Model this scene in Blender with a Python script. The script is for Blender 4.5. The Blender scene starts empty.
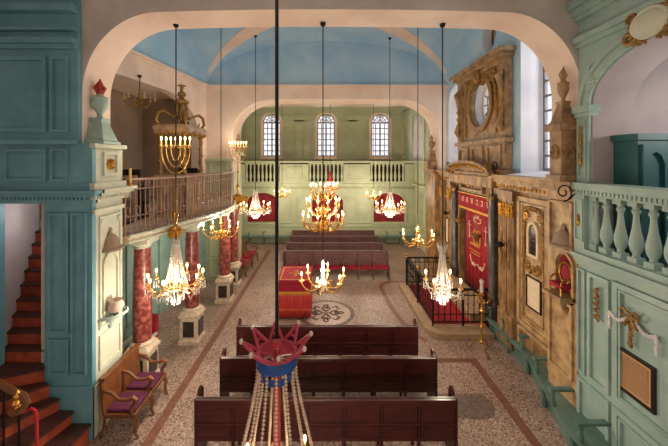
import bpy, bmesh, math, random
from mathutils import Vector, Matrix
from mathutils.geometry import tessellate_polygon
random.seed(7)
PI = math.pi
col = bpy.context.scene.collection
sc = bpy.context.scene
sin, cos = math.sin, math.cos

# ------------------------------------------------------------------ materials
def lin(c):
    o = []
    for v in c:
        v /= 255.0
        o.append(v / 12.92 if v <= 0.04045 else ((v + 0.055) / 1.055) ** 2.4)
    return (o[0], o[1], o[2], 1.0)

def mat(name, c, rough=0.6, metal=0.0, c2=None, scale=6.0, detail=4.0, lo=0.35, hi=0.7,
        bump=0.0, bscale=None, spec=0.5, sheen=0.0, tex='noise', stretch=None, trans=0.0):
    m = bpy.data.materials.new(name); m.use_nodes = True
    nt = m.node_tree; b = nt.nodes['Principled BSDF']
    b.inputs['Base Color'].default_value = lin(c)
    b.inputs['Roughness'].default_value = rough
    b.inputs['Metallic'].default_value = metal
    b.inputs['Specular IOR Level'].default_value = spec
    if sheen: b.inputs['Sheen Weight'].default_value = sheen
    if trans: b.inputs['Transmission Weight'].default_value = trans
    tc = nt.nodes.new('ShaderNodeTexCoord')
    mp = nt.nodes.new('ShaderNodeMapping')
    nt.links.new(tc.outputs['Object'], mp.inputs['Vector'])
    if stretch: mp.inputs['Scale'].default_value = stretch
    if c2:
        if tex == 'noise':
            n = nt.nodes.new('ShaderNodeTexNoise'); n.inputs['Detail'].default_value = detail; out = n.outputs['Fac']
        elif tex == 'voronoi':
            n = nt.nodes.new('ShaderNodeTexVoronoi'); out = n.outputs['Color']
        n.inputs['Scale'].default_value = scale
        nt.links.new(mp.outputs['Vector'], n.inputs['Vector'])
        r = nt.nodes.new('ShaderNodeValToRGB')
        r.color_ramp.elements[0].position = lo; r.color_ramp.elements[1].position = hi
        r.color_ramp.elements[0].color = lin(c); r.color_ramp.elements[1].color = lin(c2)
        nt.links.new(out, r.inputs['Fac'])
        nt.links.new(r.outputs['Color'], b.inputs['Base Color'])
    if bump:
        n2 = nt.nodes.new('ShaderNodeTexNoise'); n2.inputs['Scale'].default_value = bscale or scale * 3
        n2.inputs['Detail'].default_value = 5
        nt.links.new(mp.outputs['Vector'], n2.inputs['Vector'])
        bp = nt.nodes.new('ShaderNodeBump'); bp.inputs['Strength'].default_value = bump
        bp.inputs['Distance'].default_value = 0.02
        nt.links.new(n2.outputs['Fac'], bp.inputs['Height'])
        nt.links.new(bp.outputs['Normal'], b.inputs['Normal'])
    return m

def emis(name, c, s):
    m = bpy.data.materials.new(name); m.use_nodes = True
    nt = m.node_tree; b = nt.nodes['Principled BSDF']
    b.inputs['Base Color'].default_value = lin(c)
    b.inputs['Emission Color'].default_value = lin(c)
    b.inputs['Emission Strength'].default_value = s
    return m

def clear(name, tint, amount, rough=0.05):
    m = bpy.data.materials.new(name); m.use_nodes = True
    nt = m.node_tree; b = nt.nodes['Principled BSDF']; o = nt.nodes['Material Output']
    b.inputs['Base Color'].default_value = lin(tint); b.inputs['Roughness'].default_value = rough
    b.inputs['Specular IOR Level'].default_value = 0.9
    t = nt.nodes.new('ShaderNodeBsdfTransparent')
    mx = nt.nodes.new('ShaderNodeMixShader'); mx.inputs[0].default_value = amount
    nt.links.new(t.outputs[0], mx.inputs[1]); nt.links.new(b.outputs[0], mx.inputs[2])
    nt.links.new(mx.outputs[0], o.inputs['Surface'])
    return m

TEAL = mat('teal paint', (92, 144, 160), 0.5, c2=(110, 162, 176), scale=2.2, bump=0.08, bscale=9)
SAGE = mat('pale sage paint', (144, 172, 166), 0.5, c2=(166, 190, 182), scale=2.5, bump=0.06, bscale=9)
CREAM = mat('cream green paint', (206, 208, 190), 0.55, c2=(188, 196, 180), scale=4, bump=0.05)
FARG = mat('far wall green paint', (172, 182, 150), 0.6, c2=(186, 194, 164), scale=2, bump=0.05)
DGREEN = mat('green gallery paint', (122, 156, 150), 0.55, c2=(140, 172, 164), scale=3)
PINK = mat('pink plaster', (240, 222, 208), 0.85, c2=(226, 202, 186), scale=1.3, detail=6, bump=0.12, bscale=12)
GREYP = mat('grey plaster', (206, 200, 196), 0.9, c2=(180, 172, 168), scale=1.5, detail=7, bump=0.15, bscale=10)
WHITEP = mat('white reveal plaster', (226, 224, 226), 0.85, c2=(206, 206, 214), scale=1.5, bump=0.08)
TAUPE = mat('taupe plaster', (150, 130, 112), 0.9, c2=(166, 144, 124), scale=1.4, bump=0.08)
LILAC = mat('lilac grey plaster', (178, 170, 172), 0.9, c2=(164, 156, 160), scale=1.5, bump=0.08)
BLUE = mat('blue vault paint', (156, 198, 228), 0.8, c2=(188, 216, 234), scale=0.9, detail=6, bump=0.08, bscale=8)
GOLDW = mat('gilded grained wood', (94, 68, 44), 0.45, c2=(190, 150, 102), scale=6, detail=13, lo=0.3, hi=0.72, bump=0.5, bscale=22, stretch=(1, 1, .4))
WALN = mat('carved brown wood', (124, 96, 70), 0.5, c2=(196, 162, 118), scale=5, detail=13, lo=0.3, hi=0.75, bump=0.35, bscale=16)
CREAMW = mat('cream marbled wood', (200, 168, 124), 0.5, c2=(112, 84, 56), scale=5, detail=13, lo=0.38, hi=0.8, bump=0.25)
GILT = mat('gilt', (206, 152, 58), 0.35, 0.75, c2=(160, 110, 40), scale=14, bump=0.3, bscale=40)
DGILT = mat('dull gilt', (168, 128, 66), 0.45, 0.4, c2=(120, 88, 48), scale=10, bump=0.3, bscale=30)
BRASS = mat('brass', (224, 174, 90), 0.25, 0.9)
MARBLE = mat('red marble', (104, 42, 38), 0.3, c2=(182, 112, 100), scale=11, detail=10, lo=0.42, hi=0.74)
DMARB = mat('dark marble', (46, 42, 40), 0.3, c2=(92, 84, 76), scale=4, detail=8, lo=0.5, hi=0.8)
STONE = mat('pale stone', (206, 190, 168), 0.7, c2=(176, 160, 140), scale=9, detail=5, bump=0.15)
STEPST = mat('step stone', (172, 146, 118), 0.6, c2=(150, 124, 100), scale=5, detail=6, bump=0.1)
PEWW = mat('dark pew wood', (54, 20, 20), 0.28, c2=(78, 32, 28), scale=2.2, detail=5, stretch=(1, 4, 9), spec=0.5)
FPEW = mat('purple brown pew wood', (100, 74, 74), 0.35, c2=(122, 92, 90), scale=2.2, detail=5, stretch=(1, 4, 9))
OAK = mat('oak', (92, 52, 28), 0.4, c2=(124, 76, 40), scale=3, detail=6, stretch=(6, 1, 2))
PURPLE = mat('purple velvet', (88, 24, 62), 0.85, c2=(66, 14, 46), scale=10)
RED = mat('red velvet', (160, 12, 48), 0.8, c2=(126, 10, 30), scale=6)
CRED = mat('crimson curtain', (158, 16, 36), 0.75, c2=(132, 10, 28), scale=3)
DCRIM = mat('dark crimson panel', (150, 26, 40), 0.8, c2=(98, 20, 28), scale=3)
SKIRT = mat('rose red silk', (206, 70, 66), 0.6, c2=(184, 48, 52), scale=3, stretch=(6, 6, .4))
GOLDT = mat('gold thread', (222, 166, 70), 0.5, 0.3)
CREAMT = mat('cream thread', (236, 206, 176), 0.7)
IRON = mat('black iron', (34, 30, 30), 0.45, 0.6)
RIRON = mat('brown iron', (150, 122, 110), 0.5, 0.5)
TREAD = mat('dark stair tread', (58, 34, 32), 0.45, c2=(82, 48, 42), scale=5, stretch=(1, 5, 1))
RISER = mat('red brown riser tile', (172, 80, 54), 0.45, c2=(134, 56, 40), scale=6)
BENCHG = mat('green bench paint', (84, 114, 108), 0.4, c2=(102, 132, 124), scale=3, stretch=(3, .6, 1))
DTEAL = mat('dark teal cabinet paint', (34, 86, 90), 0.5, c2=(44, 100, 102), scale=3)
FLAMEM = mat('red painted flame', (176, 62, 52), 0.6, c2=(140, 44, 40), scale=12)
REDP = mat('red enamel', (190, 36, 52), 0.35, c2=(160, 24, 42), scale=8)
PINKM = mat('pink red enamel', (196, 78, 98), 0.4, c2=(168, 54, 76), scale=8)
BLUEM = mat('blue enamel', (30, 92, 178), 0.35, c2=(20, 70, 150), scale=8)
PAPER = mat('parchment', (206, 164, 118), 0.8, c2=(188, 144, 100), scale=7)
PAPERW = mat('pale parchment', (232, 214, 184), 0.8, c2=(218, 196, 164), scale=7)
INK = mat('brown ink', (92, 58, 38), 0.8)
MIRROR = mat('old mirror', (96, 92, 92), 0.15, 0.9)
BLACKW = mat('black wood', (28, 22, 20), 0.4)
LILW = mat('lilac window paint', (150, 138, 150), 0.6)
GREYW = mat('grey window paint', (120, 114, 120), 0.6)
FINW = mat('whitish window paint', (214, 204, 196), 0.6)
WAX = mat('candle wax', (226, 186, 122), 0.5)
ROPE = mat('red rope', (178, 24, 40), 0.8, bump=0.4, bscale=40)
CERAM = mat('pale ceramic', (206, 184, 172), 0.3, c2=(200, 176, 170), scale=12)
BULB = emis('bulb glow', (255, 214, 140), 9.0)
CRYS = clear('crystal', (232, 224, 216), 0.7, 0.1)
PANE = clear('window glass', (236, 240, 246), 0.10, 0.02)
PANEY = clear('amber stained glass', (230, 180, 90), 0.55, 0.1)
PANEP = clear('violet stained glass', (150, 120, 190), 0.5, 0.1)
BEAD = clear('strung crystal beads', (226, 206, 184), 0.8, 0.12)
REDC = clear('red crystal', (210, 60, 60), 0.75, 0.1)

# terrazzo floor
def terrazzo(name, base, light, dark):
    m = bpy.data.materials.new(name); m.use_nodes = True
    nt = m.node_tree; b = nt.nodes['Principled BSDF']; b.inputs['Roughness'].default_value = 0.42
    tc = nt.nodes.new('ShaderNodeTexCoord')
    v = nt.nodes.new('ShaderNodeTexVoronoi'); v.inputs['Scale'].default_value = 46
    nt.links.new(tc.outputs['Object'], v.inputs['Vector'])
    sp = nt.nodes.new('ShaderNodeSeparateColor'); nt.links.new(v.outputs['Color'], sp.inputs[0])
    r = nt.nodes.new('ShaderNodeValToRGB'); r.color_ramp.interpolation = 'CONSTANT'
    e = r.color_ramp.elements; e[0].color = lin(dark); e[1].color = lin(light); e[1].position = 0.72
    k = e.new(0.18); k.color = lin(base)
    k = e.new(0.50); k.color = lin([min(255, c * 1.08) for c in base])
    nt.links.new(sp.outputs[0], r.inputs['Fac'])
    n = nt.nodes.new('ShaderNodeTexNoise'); n.inputs['Scale'].default_value = 0.8; n.inputs['Detail'].default_value = 5
    nt.links.new(tc.outputs['Object'], n.inputs['Vector'])
    r2 = nt.nodes.new('ShaderNodeValToRGB'); r2.color_ramp.elements[0].color = (.72, .68, .66, 1); r2.color_ramp.elements[1].color = (1, 1, 1, 1)
    r2.color_ramp.elements[0].position = 0.3; r2.color_ramp.elements[1].position = 0.7
    nt.links.new(n.outputs['Fac'], r2.inputs['Fac'])
    mx = nt.nodes.new('ShaderNodeMix'); mx.data_type = 'RGBA'; mx.blend_type = 'MULTIPLY'; mx.inputs[0].default_value = 1
    nt.links.new(r.outputs['Color'], mx.inputs[6]); nt.links.new(r2.outputs['Color'], mx.inputs[7])
    nt.links.new(mx.outputs[2], b.inputs['Base Color'])
    return m
TERR = terrazzo('terrazzo', (152, 128, 116), (190, 170, 156), (98, 78, 70))
TERRD = terrazzo('grey terrazzo patch', (112, 96, 90), (134, 116, 108), (86, 74, 70))
STRIPE = mat('red brown tile band', (126, 86, 74), 0.4, c2=(108, 70, 60), scale=8)
MEDL = terrazzo('pale medallion', (182, 160, 146), (200, 180, 166), (150, 128, 118))
MEDD = mat('medallion ornament', (112, 88, 82), 0.5, c2=(96, 76, 70), scale=10)

# ------------------------------------------------------------------ mesh builder
LOC = {}
XZ = lambda u, v, w: (u, w, v)      # wall facing along Y
YZ = lambda u, v, w: (w, u, v)      # wall facing along X
XY = lambda u, v, w: (u, v, w)      # floor

SPLIT = {k: .03 for k in ('gilt_garland', 'gilt_scroll', 'garland', 'embroidery', 'carved_rosette', 'gilt_drops', 'gilt_drop', 'carved_leaves', 'gilt_leaves',
    'panel_moulding', 'gold_embroidery', 'embroidered_letters', 'embroidered_tablets', 'dado_block', 'window_surround', 'crimson_recess', 'white_niche_back', 'painted_panel',
    'panels_and_archivolt', 'panels_and_dentils', 'carved_frieze', 'white_wall_strip', 'pilasters_and_mouldings', 'cornice', 'cornice_and_panels', 'pediment', 'pediment_panel', 'marble_panel')}
SPLIT['scroll'] = .002; SPLIT['leg'] = .002
class MB:
    def __init__(s):
        s.v = []; s.f = []; s.mi = []; s.sm = []; s.cur = 0
    def add(s, verts, faces, smooth=False):
        o = len(s.v); s.v.extend([tuple(p) for p in verts])
        for fc in faces:
            s.f.append([i + o for i in fc]); s.mi.append(s.cur); s.sm.append(smooth)
        return s
    def slot(s, k): s.cur = k; return s
    def box(s, x0, x1, y0, y1, z0, z1):
        return s.add([(x0,y0,z0),(x1,y0,z0),(x1,y1,z0),(x0,y1,z0),(x0,y0,z1),(x1,y0,z1),(x1,y1,z1),(x0,y1,z1)],
            [(0,3,2,1),(4,5,6,7),(0,1,5,4),(1,2,6,5),(2,3,7,6),(3,0,4,7)])
    def tbox(s, T, u0, u1, v0, v1, w0, w1):
        p = [T(*q) for q in ((u0,v0,w0),(u1,v0,w0),(u1,v1,w0),(u0,v1,w0),(u0,v0,w1),(u1,v0,w1),(u1,v1,w1),(u0,v1,w1))]
        return s.add(p, [(0,3,2,1),(4,5,6,7),(0,1,5,4),(1,2,6,5),(2,3,7,6),(3,0,4,7)])
    def bar(s, a, b, w, h, up=(0,0,1)):
        a = Vector(a); b = Vector(b); d = (b - a).normalized(); u = Vector(up)
        sd = d.cross(u)
        if sd.length < 1e-5: sd = Vector((1,0,0))
        sd.normalize(); u = sd.cross(d).normalized()
        p = []
        for q in (a, b):
            for i, j in ((-1,-1),(1,-1),(1,1),(-1,1)): p.append(q + sd*(i*w/2) + u*(j*h/2))
        return s.add(p, [(0,1,2,3),(7,6,5,4),(0,4,5,1),(1,5,6,2),(2,6,7,3),(3,7,4,0)])
    def tube(s, pts, r, n=6, closed=False):
        P = [Vector(p) for p in pts]; N = len(P); rings = []
        prev = None
        for i, p in enumerate(P):
            if closed: t = P[(i+1) % N] - P[i-1]
            else: t = P[min(i+1, N-1)] - P[max(i-1, 0)]
            t.normalize()
            if prev is None:
                a = Vector((0,0,1)) if abs(t.z) < .9 else Vector((1,0,0))
                u = t.cross(a).normalized()
            else:
                u = prev - t * prev.dot(t)
                if u.length < 1e-6: u = t.cross(Vector((1,0,0)))
                u.normalize()
            prev = u; w = t.cross(u)
            rr = r[i] if isinstance(r, (list, tuple)) else r
            rings.append([p + (u*cos(2*PI*k/n) + w*sin(2*PI*k/n))*rr for k in range(n)])
        vs = [q for g in rings for q in g]; fs = []
        for i in range(N if closed else N-1):
            j = (i+1) % N
            for k in range(n):
                l = (k+1) % n
                fs.append((i*n+k, i*n+l, j*n+l, j*n+k))
        if not closed:
            fs.append(tuple(range(n))[::-1]); fs.append(tuple((N-1)*n+k for k in range(n)))
        return s.add(vs, fs, True)
    def lathe(s, c, prof, n=16, smooth=True, sq=False, a0=0.0, a1=2*PI):
        cx, cy, cz = c; full = abs(a1 - a0 - 2*PI) < 1e-6
        m = n if full else n + 1
        vs = []
        for r, z in prof:
            for k in range(m):
                a = a0 + (a1 - a0)*k/n + (PI/4 if sq else 0)
                q = r*(math.sqrt(2) if sq else 1)
                vs.append((cx + q*cos(a), cy + q*sin(a), cz + z))
        fs = []
        for i in range(len(prof)-1):
            for k in range(n):
                l = (k+1) % m if full else k+1
                fs.append((i*m+k, i*m+l, (i+1)*m+l, (i+1)*m+k))
        if full:
            fs.append(tuple(range(m))[::-1]); fs.append(tuple((len(prof)-1)*m+k for k in range(m)))
        else:
            fs.append(tuple(i*m for i in range(len(prof)))); fs.append(tuple(i*m+m-1 for i in range(len(prof)))[::-1])
        return s.add(vs, fs, smooth and not sq)
    def cyl(s, c, r, h, n=12): return s.lathe(c, [(r,0),(r,h)], n)
    def ell(s, c, rx, ry, rz, n=8, m=6):
        vs = [(c[0], c[1], c[2]-rz)]
        for i in range(1, m):
            t = PI*i/m
            for k in range(n):
                a = 2*PI*k/n
                vs.append((c[0]+rx*sin(t)*cos(a), c[1]+ry*sin(t)*sin(a), c[2]-rz*cos(t)))
        vs.append((c[0], c[1], c[2]+rz)); L = len(vs)-1
        fs = [(0, 1+(k+1) % n, 1+k) for k in range(n)]
        for i in range(m-2):
            for k in range(n):
                a = 1+i*n+k; b = 1+i*n+(k+1) % n
                fs.append((a, b, b+n, a+n))
        fs += [(L, 1+(m-2)*n+k, 1+(m-2)*n+(k+1) % n) for k in range(n)]
        return s.add(vs, fs, True)
    def octa(s, c, r, h=None):
        h = h or r; x, y, z = c
        return s.add([(x+r,y,z),(x,y+r,z),(x-r,y,z),(x,y-r,z),(x,y,z+h),(x,y,z-h)],
            [(0,1,4),(1,2,4),(2,3,4),(3,0,4),(1,0,5),(2,1,5),(3,2,5),(0,3,5)])
    def plate(s, T, outer, holes, w0, w1, hole_slot=None):
        loops = [outer] + list(holes)
        tri = tessellate_polygon([[Vector((p[0], p[1], 0)) for p in L] for L in loops])
        flat = [p for L in loops for p in L]; n = len(flat)
        vs = [T(u, v, w0) for u, v in flat] + [T(u, v, w1) for u, v in flat]
        s.add(vs, [tuple(t) for t in tri] + [(t[2]+n, t[1]+n, t[0]+n) for t in tri])
        o = 0; keep = s.cur
        for li, L in enumerate(loops):
            if li and hole_slot is not None: s.cur = hole_slot
            m = len(L); vs = [T(u, v, w0) for u, v in L] + [T(u, v, w1) for u, v in L]
            s.add(vs, [(k, (k+1) % m, m+(k+1) % m, m+k) for k in range(m)], m > 12)
            s.cur = keep
        return s
    def frame(s, T, u0, u1, v0, v1, b, w0, w1):
        return s.plate(T, [(u0,v0),(u1,v0),(u1,v1),(u0,v1)], [[(u0+b,v0+b),(u1-b,v0+b),(u1-b,v1-b),(u0+b,v1-b)]], w0, w1)
    def xf(s, M):
        s.v = [tuple(M @ Vector(p)) for p in s.v]; return s
    def pieces(s, gap):
        par = list(range(len(s.v)))
        def fd(a):
            while par[a] != a: par[a] = par[par[a]]; a = par[a]
            return a
        for fc in s.f:
            a = fd(fc[0])
            for b in fc[1:]: par[fd(b)] = a
        comp = {}
        for i in range(len(s.v)): comp.setdefault(fd(i), []).append(i)
        boxes = []
        for k, ids in comp.items():
            P = [s.v[i] for i in ids]
            boxes.append([[k], [min(p[a] for p in P) for a in range(3)], [max(p[a] for p in P) for a in range(3)]])
        ch = True
        while ch:
            ch = False; i = 0
            while i < len(boxes):
                j = i+1
                while j < len(boxes):
                    A, B = boxes[i], boxes[j]
                    if all(A[1][a]-gap <= B[2][a] and B[1][a]-gap <= A[2][a] for a in range(3)):
                        A[0] += B[0]; A[1] = [min(A[1][a], B[1][a]) for a in range(3)]; A[2] = [max(A[2][a], B[2][a]) for a in range(3)]
                        boxes.pop(j); ch = True
                    else: j += 1
                i += 1
        out = []
        for keys, _, _ in boxes:
            ks = set(keys); m = MB(); mp = {}
            for fc, mi, sm in zip(s.f, s.mi, s.sm):
                if fd(fc[0]) in ks:
                    nf = []
                    for i in fc:
                        if i not in mp: mp[i] = len(m.v); m.v.append(s.v[i])
                        nf.append(mp[i])
                    m.f.append(nf); m.mi.append(mi); m.sm.append(sm)
            out.append(m)
        return out
    def build(s, name, mats, parent=None, bevel=0.0, world=True):
        if parent and name in SPLIT:
            ps = s.pieces(SPLIT[name])
            if len(ps) > 1:
                return [m.build1(name, mats, parent, bevel, world) for m in ps][0]
        return s.build1(name, mats, parent, bevel, world)
    def build1(s, name, mats, parent=None, bevel=0.0, world=True):
        me = bpy.data.meshes.new(name)
        off = LOC.get(parent.name, (0,0,0)) if (parent and world) else (0,0,0)
        me.from_pydata([(p[0]-off[0], p[1]-off[1], p[2]-off[2]) for p in s.v], [], s.f)
        if not isinstance(mats, (list, tuple)): mats = [mats]
        for m in mats: me.materials.append(m)
        me.polygons.foreach_set('material_index', s.mi)
        me.polygons.foreach_set('use_smooth', s.sm)
        bm = bmesh.new(); bm.from_mesh(me)
        bmesh.ops.remove_doubles(bm, verts=bm.verts, dist=1e-5)
        bmesh.ops.recalc_face_normals(bm, faces=bm.faces); bm.to_mesh(me); bm.free()
        if any(s.sm): me.set_sharp_from_angle(angle=0.7)
        o = bpy.data.objects.new(name, me); col.objects.link(o)
        if parent: o.parent = parent; LOC[o.name] = off
        if bevel:
            b = o.modifiers.new('bevel', 'BEVEL'); b.width = bevel; b.segments = 2; b.limit_method = 'ANGLE'
        return o

def rot(p, a): return (p[0]*cos(a)-p[1]*sin(a), p[0]*sin(a)+p[1]*cos(a), p[2])
def tag(o, label=None, cat=None, group=None, kind=None):
    if label: o['label'] = label
    if cat: o['category'] = cat
    if group: o['group'] = group
    if kind: o['kind'] = kind
    return o
def thing(name, loc, label, cat, group=None):
    o = bpy.data.objects.new(name, None); o.empty_display_size = 0.1; col.objects.link(o)
    o.location = loc; LOC[o.name] = loc
    return tag(o, label, cat, group)
def struct(o): o['kind'] = 'structure'; return o
def arc(cx, cy, rx, ry, a0, a1, n):
    return [(cx+rx*cos(a0+(a1-a0)*i/n), cy+ry*sin(a0+(a1-a0)*i/n)) for i in range(n+1)]
def archhole(u0, u1, v0, spring, top, rx=None, n=14):
    """round-cornered opening outline; rx = corner width"""
    rx = rx or (u1-u0)/2
    return [(u0, v0), (u1, v0)] + arc(u1-rx, spring, rx, top-spring, 0, PI/2, n) + arc(u0+rx, spring, rx, top-spring, PI/2, PI, n)
def dedupe(L):
    o = []
    for p in L:
        if not o or abs(p[0]-o[-1][0]) + abs(p[1]-o[-1][1]) > 1e-5: o.append(p)
    if abs(o[0][0]-o[-1][0]) + abs(o[0][1]-o[-1][1]) < 1e-5: o.pop()
    return o
def spiral(T, u, v, w, r, turns=1.3, a0=0, sgn=1, n=16):
    return [T(u + r*(1-.8*i/n)*cos(a0+sgn*2*PI*turns*i/n), v + r*(1-.8*i/n)*sin(a0+sgn*2*PI*turns*i/n), w) for i in range(n+1)]
def beads(M, pts, r, step):
    """small faceted beads strung along a polyline"""
    P = [Vector(p) for p in pts]; d = 0
    for a, b in zip(P, P[1:]):
        L = (b-a).length
        while d < L:
            q = a + (b-a)*(d/L); M.octa(q, r, r*1.25); d += step
        d -= L
    return M
def carve(M, T, pts, w, r):
    """row of carved leaves / lumps on a wall plane"""
    for i, (u, v) in enumerate(pts):
        k = r*(.5 + .35*((i*37) % 10)/10)
        for q in range(3):
            a = i*2.4 + q*2.1
            c = T(u + r*.55*cos(a), v + r*.55*sin(a), w)
            M.ell(c, k*(.75+.4*(q == 0)), k*(.75+.3*(q == 1)), k*1.15, 6, 4)
    return M

# ------------------------------------------------------------------ camera
f = 315.0
cam_d = bpy.data.cameras.new('camera'); cam = bpy.data.objects.new('camera', cam_d); col.objects.link(cam)
cam.location = (0, 0, 5); cam.rotation_euler = (PI/2, 0, 0)
cam_d.sensor_width = 36; cam_d.lens = 36*f/668
cam_d.shift_x = 8/668; cam_d.shift_y = -63/668
cam_d.clip_start = 0.05
sc.camera = cam

# ------------------------------------------------------------------ setting: shell
YA0, YA1 = 5.75, 6.5       # near arch
YF0, YF1 = 13.2, 14.4      # far arch
XL, XR = -5.0, 5.1         # hall walls
XLY = lambda y: XL - max(0, 13.2-y)*.144     # the left wall opens out towards the camera
YZL = lambda u, v, w: (XLY(u) + w, u, v)
XN = 4.6                   # near right gallery front

M = MB(); M.box(-8, 9, -1, 20, -0.2, 0); struct(M.build('floor', TERR))
# inlaid bands
M = MB()
M.box(-3.24, -3.06, 3, 17.5, 0, .003)
M.box(3.6, 3.78, 3, 7.94, 0, .003); M.box(2.2, 3.599, 7.78, 7.94, 0, .003)
pts = [(2.78, 8.7), (2.5, 9.1), (2.35, 9.7), (2.2, 10.8), (2.15, 12.3), (2.25, 12.75), (2.7, 12.95), (4.7, 12.95)]
for a, b in zip(pts, pts[1:]): M.bar((a[0], a[1], .0015), (b[0], b[1], .0015), .16, .003)
struct(M.build('trim_1', STRIPE))
M = MB(); pl = arc(0, 10.3, .93, .93, 0, 2*PI, 40)[:-1]; pi_ = arc(0, 10.3, .8, .8, 0, 2*PI, 40)[:-1]
M.plate(XY, pl, [pi_], .001, .004)
for k in range(4):
    a = k*PI/2
    def L(r, t, z=.004): return (r*cos(a)-t*sin(a), 10.3 + r*sin(a)+t*cos(a), z)
    for sg in (-1, 1):
        M.tube([L(.12, 0), L(.2, sg*.1), L(.32, sg*.14), L(.4, sg*.08), L(.34, sg*.02), L(.28, sg*.06)], .025, 4)
        M.tube([L(.4, sg*.02), L(.5, sg*.08), L(.58, 0)], .025, 4)
        M.tube([L(.34, sg*.22), L(.45, sg*.28), L(.42, sg*.38), L(.34, sg*.34)], .02, 4)
M.lathe((0, 10.3, .0), [(.1, 0), (.1, .006)], 16)
struct(M.build('trim_2', MEDD))
M = MB(); M.plate(XY, pi_, [], .0005, .003); struct(M.build('trim_3', MEDL))
M = MB(); M.plate(XY, [(2.3, 6.15), (3.05, 6.05), (3.3, 6.15), (3.42, 6.4), (3.35, 6.75), (2.3, 6.72)], [], .001, .004)
struct(M.build('trim_4', TERRD))  # darker grey patch in the floor

# near arch wall with round-cornered opening
op = dedupe(archhole(-4.45, 4.66, -0.01, 6.2, 7.70, 1.4, 14))
top = [p for p in op]
# slight rise on the flat of the arch
op2 = []
for u, v in op: op2.append((u, v))
i = max(range(len(op2)-1), key=lambda k: abs(op2[k][0]-op2[k+1][0]) if op2[k][1] > 7 else 0)
op2[i+1:i+1] = [(u, 7.70 + .05*(1-(u/3.2)**2)) for u in (2.4, 1.6, .8, 0, -.8, -1.6, -2.4)]
M = MB(); M.plate(XZ, [(-7.2, -.01), (7.6, -.01), (7.6, 9.2), (-7.2, 9.2)], [], YA0, YA0+.01)
M = MB()
outer = [(-5.2, 0), (-5.2, 9.4), (5.4, 9.4), (5.4, 0)]
poly = [(4.66, 0), (5.4, 0), (5.4, 9.4), (-5.2, 9.4), (-5.2, 0), (-4.45, 0)] + [p for p in reversed(op2[2:])]
M.plate(XZ, dedupe(poly), [], YA0, YA1)
# soffit faces use pink plaster
nn = len(M.f)
o = M.build('wall_near_arch', [GREYP, PINK])
for p in o.data.polygons:
    c = p.center
    if YA0+.05 < c.y < YA1-.05 and -4.9 < c.x < 5.2 and c.z < 8.5: p.material_index = 1
    elif c.y > YA1-.05: p.material_index = 1
struct(o)

# left front timber wall (Y 5.6..5.9) with stair doorway, above it dark panels
SW = MB()
SW.box(-8, -5.86, 5.66, 5.75, 0, 4.22); SW.box(-5.06, -4.2, 5.66, 5.75, 0, 4.22); SW.box(-8, -4.2, 5.66, 5.75, 4.22, 5.3); SW.box(-8, -4.46, 5.66, 5.75, 5.3, 8.6)
wl = struct(SW.build('wall_left_front', TEAL))
M = MB(); F = XZ; w0, w1 = 5.61, 5.67
M.frame(F, -4.97, -4.6, 1.9, 4.05, .05, w0, w1); M.frame(F, -4.97, -4.6, 1.15, 1.8, .05, w0, w1)
M.frame(F, -4.56, -4.28, 1.15, 4.05, .04, w0, w1)
M.frame(F, -5.75, -5.0, 4.62, 5.2, .05, w0, w1); M.frame(F, -4.92, -4.62, 4.62, 5.2, .04, w0, w1)
M.frame(F, -6.3, -5.0, 5.5, 6.85, .07, w0, w1); M.frame(F, -4.93, -4.62, 5.5, 6.85, .05, w0, w1)
M.tbox(F, -8, -4.47, 5.28, 5.36, w0-.04, w1); M.tbox(F, -8, -4.46, 6.98, 7.06, w0-.03, w1)
M.tbox(F, -8, -4.45, 7.06, 7.16, w0-.1, w1); M.tbox(F, -8, -4.45, 7.3, 7.36, w0-.06, w1); M.tbox(F, -8, -4.46, 7.62, 7.75, w0-.12, w1)
M.box(-5.14, -4.17, 5.62, 5.67, 0, .95)
M.build('panel_moulding', TEAL, wl)
# pillar body with cream side
M = MB(); M.box(-5.12, -4.2, 5.75, 6.5, 0, 4.22); M.box(-5.12, -4.2, 5.75, 6.5, 4.45, 5.3)
lp = struct(M.build('wall_left_pillar', CREAM))
M = MB(); Sd = YZ
M.frame(Sd, 5.82, 6.43, 1.1, 1.75, .04, -4.22, -4.17)
M.frame(Sd, 5.82, 6.43, 1.85, 3.95, .04, -4.22, -4.17)
M.frame(Sd, 5.92, 6.33, 4.7, 5.15, .05, -4.22, -4.16)
M.tbox(Sd, 5.66, 6.5, 4.02, 4.1, -4.22, -4.15); M.tbox(Sd, 5.62, 6.52, 5.22, 5.3, -4.22, -4.12)
M.tbox(Sd, 5.62, 6.52, 4.46, 4.58, -4.22, -4.13); M.tbox(Sd, 5.64, 6.5, 0, .9, -4.22, -4.17)
M.plate(Sd, [(5.9, 2.1), (6.35, 2.1)] + arc(6.125, 2.95, .225, .3, 0, PI, 12), [[(5.95, 2.14), (6.3, 2.14)] + arc(6.125, 2.95, .175, .24, 0, PI, 12)], -4.21, -4.16)
for v in (3.85, 1.95):
    for u in (5.88, 6.37): M.tbox(Sd, u-.04, u+.04, v-.04, v+.04, -4.22, -4.16)
M.build('panel_moulding', CREAM, lp)
M = MB(); carve(M, Sd, [(6.125 + .08*cos(k*PI/4), 4.92 + .08*sin(k*PI/4)) for k in range(8)], -4.18, .035); M.ell((-4.17, 6.125, 4.92), .05, .05, .05)
M.build('gilt_rosette', GILT, lp)
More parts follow.
